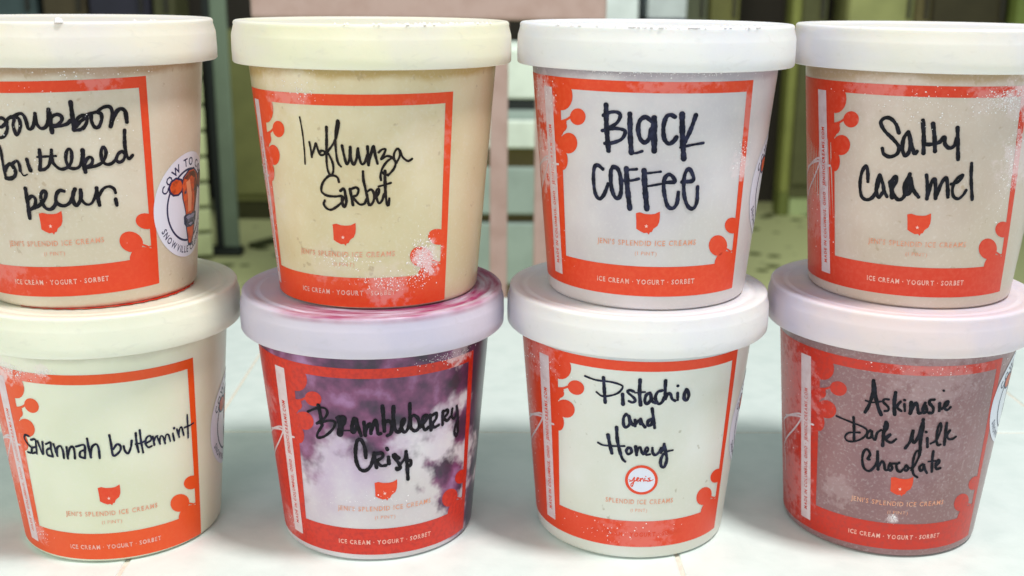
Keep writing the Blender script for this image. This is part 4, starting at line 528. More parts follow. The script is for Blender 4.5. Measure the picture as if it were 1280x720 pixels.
def lid_mat(name, c1, c2, stain=None, grime=0.25):
    m = bpy.data.materials.new(name)
    m.use_nodes = True
    nt = m.node_tree; N, L = nt.nodes, nt.links
    b = N['Principled BSDF']
    tc = N.new('ShaderNodeTexCoord')
    n = N.new('ShaderNodeTexNoise'); n.inputs['Scale'].default_value = 30; n.inputs['Detail'].default_value = 4
    L.new(tc.outputs['Object'], n.inputs['Vector'])
    r = N.new('ShaderNodeMapRange'); r.inputs['From Min'].default_value = 0.4; r.inputs['From Max'].default_value = 0.7
    L.new(n.outputs['Fac'], r.inputs['Value'])
    mx = N.new('ShaderNodeMix'); mx.data_type = 'RGBA'
    mx.inputs['A'].default_value = [v * 0.91 for v in c1[:3]] + [1]; mx.inputs['B'].default_value = [v * 0.91 for v in c2[:3]] + [1]
    L.new(r.outputs['Result'], mx.inputs['Factor'])
    last = mx.outputs['Result']
    if stain:
        sp = N.new('ShaderNodeSeparateXYZ'); L.new(tc.outputs['Object'], sp.inputs[0])
        # streaks that follow the rim: noise looked up by (radius, angle)
        cx = N.new('ShaderNodeCombineXYZ')
        l2 = N.new('ShaderNodeVectorMath'); l2.operation = 'LENGTH'
        c0 = N.new('ShaderNodeCombineXYZ'); L.new(sp.outputs['X'], c0.inputs[0]); L.new(sp.outputs['Y'], c0.inputs[1])
        L.new(c0.outputs[0], l2.inputs[0])
        at = N.new('ShaderNodeMath'); at.operation = 'ARCTAN2'; L.new(sp.outputs['X'], at.inputs[0])
        ng = N.new('ShaderNodeMath'); ng.operation = 'MULTIPLY'; ng.inputs[1].default_value = -1; L.new(sp.outputs['Y'], ng.inputs[0]); L.new(ng.outputs[0], at.inputs[1])
        sr = N.new('ShaderNodeMath'); sr.operation = 'MULTIPLY'; sr.inputs[1].default_value = 330; L.new(l2.outputs['Value'], sr.inputs[0])
        sa = N.new('ShaderNodeMath'); sa.operation = 'MULTIPLY'; sa.inputs[1].default_value = 2.2; L.new(at.outputs[0], sa.inputs[0])
        L.new(sr.outputs[0], cx.inputs[0]); L.new(sa.outputs[0], cx.inputs[1])
        sn = N.new('ShaderNodeTexNoise'); sn.inputs['Scale'].default_value = 1.0; sn.inputs['Detail'].default_value = 3
        L.new(cx.outputs[0], sn.inputs['Vector'])
        s1 = N.new('ShaderNodeMapRange'); s1.inputs['From Min'].default_value = 0.32; s1.inputs['From Max'].default_value = 0.64; L.new(sn.outputs['Fac'], s1.inputs['Value'])
        rr = N.new('ShaderNodeMapRange'); rr.interpolation_type = 'SMOOTHSTEP'; rr.inputs['From Min'].default_value = 0.0504; rr.inputs['From Max'].default_value = 0.0490; L.new(l2.outputs['Value'], rr.inputs['Value'])
        zr = N.new('ShaderNodeMapRange'); zr.inputs['From Min'].default_value = 0.0965; zr.inputs['From Max'].default_value = 0.098; L.new(sp.outputs['Z'], zr.inputs['Value'])
        aw = N.new('ShaderNodeMapRange'); aw.interpolation_type = 'SMOOTHSTEP'; aw.inputs['From Min'].default_value = -0.9; aw.inputs['From Max'].default_value = -0.45; L.new(at.outputs[0], aw.inputs['Value'])
        p = None
        for q in (s1, rr, zr, aw):
            if p is None:
                p = q.outputs['Result']
            else:
                w = N.new('ShaderNodeMath'); w.operation = 'MULTIPLY'; L.new(p, w.inputs[0]); L.new(q.outputs['Result'], w.inputs[1]); p = w.outputs[0]
        m2 = N.new('ShaderNodeMix'); m2.data_type = 'RGBA'; m2.inputs['B'].default_value = stain
        L.new(last, m2.inputs['A']); L.new(p, m2.inputs['Factor'])
        last = m2.outputs['Result']
    L.new(last, b.inputs['Base Color'])
    b.inputs['Roughness'].default_value = 0.42
    b.inputs['Subsurface Weight'].default_value = 0.45
    b.inputs['Subsurface Radius'].default_value = (0.006, 0.005, 0.004)
    b.inputs['Subsurface Scale'].default_value = 1.0
    g = N.new('ShaderNodeTexNoise'); g.inputs['Scale'].default_value = 420; g.inputs['Detail'].default_value = 3
    L.new(tc.outputs['Object'], g.inputs['Vector'])
    bp = N.new('ShaderNodeBump'); bp.inputs['Strength'].default_value = 0.18; bp.inputs['Distance'].default_value = 0.0003
    L.new(g.outputs['Fac'], bp.inputs['Height'])
    g2 = N.new('ShaderNodeTexNoise'); g2.inputs['Scale'].default_value = 55; g2.inputs['Detail'].default_value = 3
    L.new(tc.outputs['Object'], g2.inputs['Vector'])
    bp2 = N.new('ShaderNodeBump'); bp2.inputs['Strength'].default_value = 0.35; bp2.inputs['Distance'].default_value = 0.0008
    L.new(g2.outputs['Fac'], bp2.inputs['Height']); L.new(bp.outputs['Normal'], bp2.inputs['Normal']); L.new(bp2.outputs['Normal'], b.inputs['Normal'])
    # scuffs: thin greyish marks
    sc = N.new('ShaderNodeTexNoise'); sc.inputs['Scale'].default_value = 160; sc.inputs['Detail'].default_value = 6; sc.inputs['Distortion'].default_value = 1.2
    mp = N.new('ShaderNodeMapping'); mp.inputs['Scale'].default_value = (1, 1, 2.2); L.new(tc.outputs['Object'], mp.inputs['Vector']); L.new(mp.outputs['Vector'], sc.inputs['Vector'])
    sr_ = N.new('ShaderNodeMapRange'); sr_.inputs['From Min'].default_value = 0.60; sr_.inputs['From Max'].default_value = 0.72; sr_.inputs['To Max'].default_value = 0.10
    L.new(sc.outputs['Fac'], sr_.inputs['Value'])
    ms = N.new('ShaderNodeMix'); ms.data_type = 'RGBA'; ms.inputs['B'].default_value = srgb(176, 172, 168)
    L.new(b.inputs['Base Color'].links[0].from_socket, ms.inputs['A']); L.new(sr_.outputs['Result'], ms.inputs['Factor'])
    L.new(ms.outputs['Result'], b.inputs['Base Color'])
    return m


def add_frost(m, patches, col=srgb(244, 226, 230), scale=240):
    """rime: whitish noise-broken patches round points of the wall"""
    nt = m.node_tree; N, L = nt.nodes, nt.links
    b = N['Principled BSDF']
    tc = N.new('ShaderNodeTexCoord')
    n = N.new('ShaderNodeTexNoise'); n.inputs['Scale'].default_value = scale; n.inputs['Detail'].default_value = 5
    n.inputs['Roughness'].default_value = 0.65
    L.new(tc.outputs['Object'], n.inputs['Vector'])
    for (s, z, r, amt) in patches:
        d = N.new('ShaderNodeVectorMath'); d.operation = 'DISTANCE'
        d.inputs[1].default_value = on_cup(s, z, 0)
        L.new(tc.outputs['Object'], d.inputs[0])
        a = N.new('ShaderNodeMapRange'); a.interpolation_type = 'SMOOTHSTEP'
        a.inputs['From Min'].default_value = r / 1000; a.inputs['From Max'].default_value = 0.0
        a.inputs['To Min'].default_value = 0.0; a.inputs['To Max'].default_value = 0.34
        L.new(d.outputs['Value'], a.inputs['Value'])
        q = N.new('ShaderNodeMath'); q.operation = 'ADD'; L.new(a.outputs['Result'], q.inputs[0]); L.new(n.outputs['Fac'], q.inputs[1])
        e = N.new('ShaderNodeMapRange'); e.inputs['From Min'].default_value = 0.60; e.inputs['From Max'].default_value = 0.76; e.inputs['To Max'].default_value = amt
        L.new(q.outputs[0], e.inputs['Value'])
        g = N.new('ShaderNodeMath'); g.operation = 'MULTIPLY'
        a2 = N.new('ShaderNodeMapRange'); a2.inputs['From Min'].default_value = 0.0; a2.inputs['From Max'].default_value = 0.08
        L.new(a.outputs['Result'], a2.inputs['Value'])
        L.new(e.outputs['Result'], g.inputs[0]); L.new(a2.outputs['Result'], g.inputs[1])
        mx = N.new('ShaderNodeMix'); mx.data_type = 'RGBA'; mx.inputs['B'].default_value = col
        src = b.inputs['Base Color']
        if src.is_linked:
            L.new(src.links[0].from_socket, mx.inputs['A'])
        else:
            mx.inputs['A'].default_value = src.default_value
        L.new(g.outputs[0], mx.inputs['Factor'])
        L.new(mx.outputs['Result'], b.inputs['Base Color'])


RIME = {  # (s, z, reach, strength)
    0: [(20, 84, 14, 0.5), (-20, 20, 22, 0.35)],
    1: [(23, 18, 10, 0.85), (8, 9, 14, 0.6), (-28, 80, 22, 0.6), (-52, 40, 26, 0.6), (20, 60, 20, 0.35), (-15, 17, 14, 0.45)],
    2: [(-52, 74, 16, 0.75), (-55, 50, 20, 0.75), (29, 52, 9, 0.8), (0, 85, 26, 0.45), (30, 70, 14, 0.5)],
    3: [(18, 78, 16, 0.9), (22, 55, 16, 0.85), (4, 77, 10, 0.6), (-30, 78, 20, 0.4), (-62, 30, 20, 0.45)],
    4: [(-28, 78, 13, 0.85), (-9, 79, 5, 0.8), (-14, 77, 12, 0.6), (-38, 40, 26, 0.7), (-26, 9, 8, 0.6)],
    5: [(36, 80, 10, 0.8), (-40, 9, 12, 0.5), (-45, 60, 10, 0.5), (-56, 44, 20, 0.35)],
    6: [(-44, 76, 18, 0.55), (-60, 45, 20, 0.5), (0, 12, 22, 0.3)],
    7: [(-60, 60, 34, 0.55), (-60, 20, 26, 0.5), (0, 78, 30, 0.5), (-8, 17, 4, 0.9), (-30, 24, 12, 0.5), (0, 45, 30, 0.25)],
}


def print_mat(name, col, light, amount, scale=620):
    return mat(name, col, rough=0.42, coat=0.08, noise=(scale, light, amount, 2), bump=(300, 0.15, 0.0002))


M_INK = [mat('marker_ink_%s' % n, c, rough=0.6, spec=0.22, noise=(420, d, 0.55, 2)) for n, c, d in (
    ('black', srgb(14, 11, 18), srgb(44, 38, 54)), ('brown', srgb(20, 14, 14), srgb(50, 38, 36)),
    ('blue', srgb(20, 22, 42), srgb(58, 60, 92)), ('dark', srgb(12, 13, 22), srgb(40, 40, 56)))]
M_EMB = print_mat('emblem_red', srgb(228, 60, 12), srgb(232, 84, 40), 0.4)
M_SOFT = mat('small_print_orange', srgb(228, 150, 118), rough=0.45, noise=(700, srgb(228, 196, 176), 0.7, 2))
M_BANDTXT = mat('band_print_white', srgb(240, 190, 178), rough=0.45, noise=(700, srgb(230, 120, 96), 0.7, 2))
M_STRIP = mat('side_strip_pale', srgb(226, 208, 214), rough=0.4, noise=(300, srgb(206, 176, 182), 0.6, 3))
M_STICK = mat('sticker_white', srgb(226, 228, 244), rough=0.3, coat=0.3)
M_NAVY = mat('sticker_navy', srgb(34, 42, 84), rough=0.4)
M_COW = mat('cow_orange', srgb(222, 92, 40), rough=0.4, noise=(420, srgb(150, 52, 30), 0.9, 3))
M_COWD = mat('cow_dark', srgb(92, 44, 36), rough=0.4, noise=(420, srgb(160, 70, 50), 0.7, 3))
M_MUZ = mat('cow_muzzle', srgb(40, 42, 66), rough=0.4, noise=(500, srgb(140, 140, 170), 0.6, 2))
M_NOSE = mat('cow_nose', srgb(150, 150, 182), rough=0.4)
M_BLAZE = mat('cow_blaze', srgb(240, 158, 116), rough=0.4)
M_FROST = mat('ice_crystals', srgb(250, 246, 248), rough=0.5)
M_STAR = mat('emblem_star', srgb(250, 200, 190), rough=0.5)

W, CR = (255, 255, 255), None
PINTS = [
    dict(label='top-left pint of tan bourbon buttered pecan ice cream with round cow sticker', lid=(srgb(250, 243, 228), srgb(240, 234, 236)),
         con=(srgb(224, 212, 196), srgb(206, 188, 168), srgb(190, 160, 132)), ink=0, red=(srgb(228, 62, 12), srgb(232, 84, 36), 0.35), st=(57.0, 32.5)),
    dict(label='pale yellow influenza sorbet pint in top row, frost over its lower right corner', lid=(srgb(251, 247, 220), srgb(244, 238, 232)),
         con=(srgb(230, 216, 184), srgb(214, 194, 154), srgb(200, 172, 116)), ink=1, red=(srgb(234, 68, 8), srgb(236, 96, 40), 0.3)),
    dict(label='top-row pint marked black coffee in big capitals, lilac-white contents', lid=(srgb(250, 249, 248), srgb(240, 240, 250)),
         con=(srgb(222, 216, 220), srgb(204, 196, 206), srgb(188, 178, 188)), ink=2, red=(srgb(230, 62, 12), srgb(236, 92, 48), 0.35), st=(58.5, 42.0)),
    dict(label='top-right pint marked salty caramel with frost along its upper right corner', lid=(srgb(246, 242, 234), srgb(236, 234, 244)),
         con=(srgb(216, 200, 188), srgb(200, 180, 168), srgb(190, 164, 134)), ink=3, red=(srgb(218, 54, 18), srgb(222, 84, 56), 0.45)),
    dict(label='bottom-left pint of creamy white savannah buttermint with half-hidden cow sticker', lid=(srgb(248, 248, 230), srgb(238, 240, 222)),
         con=(srgb(234, 234, 214), srgb(226, 228, 206), srgb(216, 214, 196)), ink=2, red=(srgb(234, 78, 8), srgb(236, 98, 36), 0.3), st=(73.0, 42.4)),
    dict(label='purple and white swirled brambleberry crisp pint under a berry-stained lid', lid=(srgb(222, 214, 230), srgb(206, 202, 226)),
         con=None, ink=0, red=(srgb(214, 42, 14), srgb(178, 26, 20), 0.6), stain=srgb(156, 34, 96)),
    dict(label='cream-white pistachio and honey pint whose label carries a round orange mark', lid=(srgb(248, 246, 246), srgb(238, 236, 246)),
         con=(srgb(228, 228, 224), srgb(218, 218, 208), srgb(214, 216, 222)), ink=2, red=(srgb(228, 60, 12), srgb(230, 80, 36), 0.35), st=(60.5, 48.0)),
    dict(label='bottom-right pint of mauve-brown dark milk chocolate ice cream under frosted wall', lid=(srgb(242, 226, 228), srgb(222, 216, 236)),
         con=(srgb(152, 112, 116), srgb(134, 94, 102), srgb(150, 120, 124)), ink=3, red=(srgb(204, 42, 18), srgb(176, 48, 40), 0.6), st=(47.5, 60.5)),
]
CUPS = [(-0.1530, 0.4268), (-0.0443, 0.4280), (0.0590, 0.4277), (0.1626, 0.4309),
        (-0.1494, 0.4253), (-0.0465, 0.4264), (0.0560, 0.4277), (0.1595, 0.4290)]

# wall: rounded foot, tapering wall, rolled rim (hidden in the lid)
cup_prof = [(0, 0.0012), (0.033, 0.0012), (0.0344, 0.0003)] + arc(RB - 0.0022, 0.0024, 0.0024, -90, -4, 6)
cup_prof += [(RB + KC * z / 1000, z / 1000) for z in (5, 15, 30, 45, 60, 75, 82, 86, 92)]
cup_prof += [(RT + 0.0014, 0.093), (RT + 0.0014, 0.0945), (RT - 0.0006, 0.0945)]
# lid: skirt with a slight flare and rounded shoulder, raised bead, recessed panel
zb = H - HL
lid_prof = [(RT - 0.0004 + KC * 0.0, zb + 0.0040), (RT + 0.0012, zb + 0.0010), (RL - 0.0012, zb + 0.0002), (RL - 0.0004, zb), (RL, zb + 0.0005),
            (RL + 0.0001, zb + 0.004), (RL, zb + 0.0092), (RL - 0.0001, zb + 0.0100), (RL - 0.0009, H - 0.0010)] + arc(RL - 0.0019, H - 0.0004, 0.0011, 5, 88, 6)
lid_prof += [(0.0475, H + 0.0006), (0.0458, H + 0.0005), (0.0453, H + 0.0001), (0.0440, H + 0.00005), (0.0433, H + 0.0003), (0.0424, H + 0.0003), (0.0417, H), (0.030, H), (0, H)]
CUP_ME = lathe('cup', cup_prof)
LID_ME = lathe('lid', lid_prof)

FRAME = [  # template in the unrolled label, mm
    [(-82, 81.3), (30.1, 81.3), (30.35, 77.5), (-82, 77.5)],
    [(27.4, 77.5), (30.35, 77.5), (34.55, 16.7), (31.7, 16.7)],
    [(-82, 16.7), (34.55, 16.7), (35.25, 5.6), (-82, 5.6)],
    [(-82, 77.5), (-39.4, 77.5), (-40.6, 16.7), (-82, 16.7)]]

FROSTING = {  # (s, z, spread s, spread z, number) in the cup's own coordinates
    0: [(0, 60, 40, 30, 120), (20, 83, 20, 1.5, 30)],
    1: [(21, 18, 5, 8, 420), (8, 10, 10, 3, 160), (-25, 78, 12, 4, 150), (-50, 30, 10, 25, 160), (-10, 18, 12, 3, 120)],
    2: [(-50, 75, 8, 6, 300), (-52, 55, 7, 12, 260), (29, 55, 3, 5, 110), (-10, 84, 35, 1.2, 200), (-45, 18, 10, 8, 80)],
    3: [(12, 76, 9, 4, 420), (18, 55, 4, 14, 200), (-25, 76, 20, 4, 110), (-10, 70, 20, 5, 70), (-55, 25, 10, 16, 90)],
    4: [(-24, 77, 9, 2.5, 380), (-8, 78, 4, 1.5, 70), (-40, 40, 5, 25, 260), (-25, 10, 5, 3, 90)],
    5: [(-38, 10, 8, 3, 90), (30, 80, 12, 2, 110), (-58, 50, 8, 20, 110), (0, 26, 20, 4, 40)],
    6: [(-45, 74, 12, 5, 220), (-55, 45, 8, 22, 130), (-20, 12, 30, 4, 70)],
    7: [(0, 78, 26, 2, 40), (-60, 45, 10, 28, 60), (-8, 17, 1.8, 1.5, 60)],
}


def crystals(spec, rnd, lid=None):
    vs, fs = [], []
    for (s0, z0, ss, sz, n) in spec:
        for _ in range(int(n * 1.6)):
            s = s0 + rnd.gauss(0, ss * 0.55)
            if (s < -22 and rnd.random() < 0.7) or rnd.random() < 0.3:
                continue
            z = z0 + rnd.gauss(0, sz * 0.55)
            if not 2 < z < 84.3:
                continue
            q = 0.10 + 0.22 * rnd.random() ** 2.5
            base = len(vs)
            k = rnd.choice((4, 5, 6))
            a0 = rnd.random() * 6.28
            for j in range(k):
                a = a0 + 6.2832 * j / k
                rr = q * (0.6 + 0.6 * rnd.random())
                vs.append(on_cup(s + rr * math.cos(a), z + rr * math.sin(a), 0.17))
            vs.append(on_cup(s, z, 0.20 + q * 0.45))
            for j in range(k):
                fs.append((base + j, base + (j + 1) % k, base + k))
    return vs, fs


STRIPT = "MADE IN COLUMBUS, OHIO \u00b7 JENISICECREAMS.COM"
for i, P in enumerate(PINTS):
    rnd = random.Random(100 + i)
    x, y = CUPS[i]
    root = empty('ice_cream_pint', (x, y, H if i < 4 else 0.0), label=P['label'], category='ice cream pint', group='stacked ice cream pints')
    cm = berry_mat() if P['con'] is None else content_mat('content_' + P['label'].split()[0] + str(i), *P['con'],
         speck=((260, srgb(150, 140, 112), 0.70, 0.5) if i == 6 else (330, srgb(104, 76, 80), 0.70, 0.08) if i == 7 else (300, srgb(176, 150, 116), 0.68, 0.5) if i in (0, 1, 3) else None),
         frost=0.2)
    me = CUP_ME.copy()
    me.materials.append(cm)
    link('cup', me, cm, root, smooth=True)
    lm = lid_mat('lid_%d' % i, *P['lid'], stain=P.get('stain'))
    me = LID_ME.copy()
    link('lid', me, lm, root, smooth=True)
    tf = aff(i)
    red = print_mat('label_red_%d' % i, *P['red'])
    add_frost(red, [(a, b, c, d * (0.8 if d > 0.72 else 0.38)) for a, b, c, d in RIME[i]], scale=300)
    add_frost(cm, [(a, b, c, d * (0.55 if d > 0.72 else 0.3)) for a, b, c, d in RIME[i]])
    w = Wrap()
    for p in FRAME:
        w.poly(p, tf, 0.05)
    edge = lambda v: 30.1 + (81.3 - v) * 5.2 / 76.1 - 0.05
    for p in BL.values():
        w.poly([(min(a, edge(b)), max(b, 5.7)) for a, b in p], tf, 0.075)
    for sw, pts in STEMS:
        w.stroke(pts, sw, tf, 0.075, rnd, 0.5, 0.0)
    lab = w.build('label', red, root)
    # pale side strip with tiny upward reading print
    w = Wrap()
    w.poly([(-49.3, 77.5), (-43.9, 77.5), (-43.6, 9.0), (-49.6, 9.0)], tf, 0.10)
    strip = w.build('side_strip', M_STRIP, lab)
    w = Wrap()
    text_vert(w, STRIPT, -45.7, 13, -45.7, 64, 1.7, tf, 0.13, 0.03)
    w.build('strip_lettering', red, lab)
    w = Wrap()
    for sw, pts in BRANCH:
        w.stroke(pts, sw * 1.0, tf, 0.10, rnd, 0.5, 0.0)
    w.build('script_flourish', M_STRIP, lab)
    w = Wrap()
    if i == 6:
        text_line(w, 'SPLENDID ICE CREAMS', -14.5 + 0, 12.2, 24.2, 24.2, 1.9, IDENT, 0.12, 0.015)
        text_line(w, '(1 PINT)', -4.6, 1.9, 20.9, 20.9, 1.35, IDENT, 0.12)
    else:
        text_line(w, "JENI'S SPLENDID ICE CREAMS", -24.5, 12.7, 24.1, 24.6, 1.9, tf, 0.12, 0.015)
        text_line(w, '(1 PINT)', -9.9, -1.9, 20.9, 20.9, 1.35, tf, 0.12)
    w.build('small_lettering', M_SOFT, lab)
    w = Wrap()
    text_line(w, 'ICE CREAM \u00b7 YOGURT \u00b7 SORBET', -24.8, 13.6, 10.0, 10.3, 1.75, tf, 0.12, 0.03)
    w.build('band_lettering', M_BANDTXT if i != 6 else M_EMB, lab)
    if i == 6:
        w = Wrap(); w.poly(DISC, IDENT, 0.08)
        mk = w.build('round_mark', M_STICK, lab)
        w = Wrap()
        for sw, pts in RING:
            w.stroke(pts, sw, IDENT, 0.10, rnd, 0.5, 0.0)
        for sw, pts in MARK:
            w.stroke(pts, sw, IDENT, 0.12, rnd, 0.2, 0.1)
        w.build('round_mark_print', M_EMB, lab)
    else:
        w = Wrap(); w.poly(EMB, tf, 0.08)
        w.build('state_emblem', M_EMB, lab)
        w = Wrap()
        w.poly([(-6.1 + (0.75 if k % 2 == 0 else 0.3) * math.sin(k * math.pi / 5), 31.5 + (0.75 if k % 2 == 0 else 0.3) * math.cos(k * math.pi / 5)) for k in range(10)], tf, 0.11)
        w.build('emblem_star', M_STAR, lab)
    w = Wrap()
    for j, (sw, pts) in enumerate(INK[i]):
        w.stroke(pts, sw * (1.24 if i == 2 else 1.1), IDENT, 0.15 + 0.0015 * j, rnd, 0.3, 0.10)
    w.build('handwriting', M_INK[P['ink']], root)
    vs, fs = crystals(FROSTING[i], rnd)
    link('frost', mesh('frost', vs, fs), M_FROST, root, kind='stuff')
    if 'st' in P:
        cx, cy = P['st']
        w = Wrap(); w.poly([(cx + 19.6 * math.cos(k * math.pi / 36), cy + 19.6 * math.sin(k * math.pi / 36)) for k in range(72)], IDENT, 0.13)
        st = w.build('cow_sticker', M_STICK, root)
        w = Wrap(); w.annulus(cx, cy, 12.9, 13.7, IDENT, 0.16)
        w.build('sticker_ring', M_NAVY, st)
        w = Wrap()
        text_arc(w, 'COW TO CONE', cx, cy, 14.6, 158, 22, 3.0, 0.16, True, 0.02)
        text_arc(w, 'SNOWVILLE CREAMERY', cx, cy, 18.0, 205, 335, 2.5, 0.16, False, 0.02)
        w.build('sticker_lettering', M_NAVY, st)
        sh = lambda p: [(cx + a, cy + b) for a, b in p]
        cen = lambda p: (sum(q[0] for q in p) / len(p), sum(q[1] for q in p) / len(p))
        grow = lambda p, k: [(cen(p)[0] + (a - cen(p)[0]) * k, cen(p)[1] + (b - cen(p)[1]) * k) for a, b in p]
        face = [(-4.8, 7.5), (-4.0, 10.3), (0, 12.6), (4, 12.6), (8.0, 10.3), (8.8, 7.5), (8.0, 3), (6.2, -1), (5.4, -4), (2, -5), (-1.6, -4), (-2.6, -1), (-4.2, 3)]
        ear = [(-12.2, 8.2), (-11.2, 10), (-8.6, 10.9), (-5.6, 10), (-4.4, 8.2), (-5, 6), (-7.3, 4.8), (-10, 5.0), (-11.8, 6.4)]
        ear2 = [(4 - a, b) for a, b in ear][::-1]
        muz = [(-3.2, -4.2), (-1.2, -3.2), (2, -3.6), (5.2, -3.2), (7.0, -4.2), (6.8, -6.8), (4.6, -8.6), (2, -9.0), (-0.8, -8.6), (-2.9, -6.8)]
        neck = [(-1.8, -8.0), (5.8, -8.0), (5, -12), (3.0, -15.6), (0.2, -15.2), (-0.9, -11.5)]
        w = Wrap()
        for k, p in enumerate((grow(neck, 1.14), grow(ear, 1.16), grow(ear2, 1.16), grow(face, 1.09), grow(muz, 1.10))):
            w.poly(sh(p), IDENT, 0.165 + 0.003 * k)
        w.build('cow_outline', M_NAVY, st)
        w = Wrap()
        w.poly(sh(grow(neck, 0.86)), IDENT, 0.185)
        w.poly(sh(grow(ear, 0.9)), IDENT, 0.187)
        w.poly(sh(face), IDENT, 0.19)
        w.build('cow_head', M_COW, st)
        w = Wrap()
        w.poly(sh(grow(ear2, 0.9)), IDENT, 0.188)
        w.poly(sh([(5.6, 11.0), (8.6, 7.3), (8.1, 3), (7.0, -1), (6.2, -3.8), (4.4, -4.2), (5.6, 1.0), (4.8, 7)]), IDENT, 0.195)
        w.poly(sh([(-3.9, 10.2), (0, 12.2), (4, 12.2), (7.6, 10.2), (4.6, 9.3), (2, 10.6), (-1, 9.4)]), IDENT, 0.198)
        w.build('cow_shading', M_COWD, st)
        w = Wrap()
        w.poly(sh([(-2.2, 8.6), (0.6, 9.4), (2.6, 3.5), (2.2, -2.6), (-0.4, -2.8), (-0.8, 3.0)]), IDENT, 0.20)
        w.build('cow_blaze', M_BLAZE, st)
        w = Wrap()
        w.poly(sh(grow(muz, 0.94)), IDENT, 0.205)
        w.poly(sh([(-3.6, 4.9), (-2.7, 5.7), (-1.7, 4.9), (-2.7, 4.2)]), IDENT, 0.205)
        w.poly(sh([(4.4, 4.9), (5.4, 5.9), (6.5, 4.9), (5.5, 4.2)]), IDENT, 0.205)
        w.build('cow_muzzle', M_MUZ, st)
        w = Wrap()
        w.poly(sh([(-2.2, -4.4), (0.2, -3.9), (2, -4.3), (3.8, -3.9), (6.0, -4.4), (4.4, -5.6), (2, -5.2), (-0.6, -5.6)]), IDENT, 0.213)
        w.poly(sh([(-0.4, -7.4), (2, -7.0), (4.2, -7.4), (2, -8.2)]), IDENT, 0.213)
        w.build('cow_nose', M_NOSE, st)

# ice grains and drips on the upper lids
def lid_bits(i, spec, m, name):
    rnd = random.Random(7 + i)
    vs, fs = [], []
    for (a0, a1, n, q0, q1) in spec:
        for _ in range(n):
            a = R(rnd.uniform(a0, a1))
            r = RL - 0.0008 - 0.0035 * rnd.random()
            q = rnd.uniform(q0, q1)
            base = len(vs)
            c = (r * math.sin(a), -r * math.cos(a), H + 0.0006)
            for k in range(6):
                t = k * math.pi / 3 + rnd.random() * 0.4
                vs.append((c[0] + q * math.cos(t), c[1] + q * math.sin(t), c[2] - 0.0002))
            for k in range(6):
                t = k * math.pi / 3
                vs.append((c[0] + q * 0.7 * math.cos(t), c[1] + q * 0.7 * math.sin(t), c[2] + q * (0.5 + 0.3 * rnd.random())))
            vs.append((c[0], c[1], c[2] + q * 0.9))
            for k in range(6):
                k2 = (k + 1) % 6
                fs.append((base + k, base + k2, base + 6 + k2, base + 6 + k))
                fs.append((base + 6 + k, base + 6 + k2, base + 12))
    root = [o for o in COL.objects if o.name.startswith('ice_cream_pint')][i]
    link(name, mesh(name, vs, fs), m, root, kind='stuff')

roots = [o for o in COL.objects if o.name.startswith('ice_cream_pint')]
lid_bits(1, [(-10, 60, 60, 0.0002, 0.0006), (20, 40, 10, 0.0004, 0.0008)], M_FROST, 'lid_frost')
lid_bits(2, [(-50, 40, 190, 0.0002, 0.0006), (-40, -10, 60, 0.0003, 0.0007)], M_FROST, 'lid_frost')
lid_bits(0, [(15, 16, 1, 0.0015, 0.0016), (40, 60, 3, 0.0004, 0.0006)], M_FROST, 'lid_frost')
lid_bits(0, [(-18, -15, 3, 0.0011, 0.0017)], mat('red_drip_and_reflection', srgb(226, 84, 60), rough=0.4), 'lid_drip')
lid_bits(3, [(-60, 60, 10, 0.0002, 0.0004)], M_FROST, 'lid_frost')

# painted red reflection of the label, round the foot of the bourbon pint, on the lid below it
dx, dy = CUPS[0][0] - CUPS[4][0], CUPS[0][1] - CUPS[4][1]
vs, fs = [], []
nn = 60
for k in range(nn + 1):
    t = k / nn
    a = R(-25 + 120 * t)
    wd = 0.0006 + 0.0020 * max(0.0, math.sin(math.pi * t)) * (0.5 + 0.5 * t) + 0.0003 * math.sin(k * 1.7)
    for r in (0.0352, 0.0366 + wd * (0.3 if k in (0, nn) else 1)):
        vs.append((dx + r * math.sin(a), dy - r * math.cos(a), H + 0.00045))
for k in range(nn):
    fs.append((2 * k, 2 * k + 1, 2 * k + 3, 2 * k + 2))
link('red_drip_and_reflection', mesh('red_drip_and_reflection', vs, fs), mat('painted_red_reflection', srgb(206, 34, 16), rough=0.25, noise=(260, srgb(226, 110, 90), 0.8, 3)), roots[4])

# ---------------------------------------------------------------- tiled counter
M_TILE = mat('white_tile', srgb(230, 241, 237), rough=0.34, noise=(60, srgb(218, 231, 227), 0.7, 6), bump=(110, 0.35, 0.0008))
M_GROUT = mat('pale_grout', srgb(232, 226, 212), rough=0.8, noise=(400, srgb(206, 198, 186), 0.6, 3))
ct = link('countertop', box_mesh('countertop', -1.22, 1.36, -0.11, 0.772, -0.045, -0.0007), M_GROUT, None, kind='structure')
TS = 0.209
TM = box_mesh('tile', -TS / 2 + 0.0008, TS / 2 - 0.0008, -TS / 2 + 0.0008, TS / 2 - 0.0008, -0.006, 0.0, 0.0008)
TE = box_mesh('tile_edge', -TS / 2 + 0.0008, TS / 2 - 0.0008, 0.0011, 0.041, -0.006, 0.0, 0.0008)
TM.materials.append(M_TILE); TE.materials.append(M_TILE)
rt = random.Random(5)
for a in range(-5, 7):
    for b in range(-2, 3):
        me = TM if b < 2 else TE
        o = bpy.data.objects.new('tile', me)
        COL.objects.link(o)
        o.parent = ct
        cx = -0.138 + TS * (a + 0.5)
        cy = 0.311 + TS * (b + 0.5) if b < 2 else 0.311 + TS * b
        o.location = (cx, cy, -0.00008 * rt.random())

# ---------------------------------------------------------------- room behind the counter
FZ = -0.75


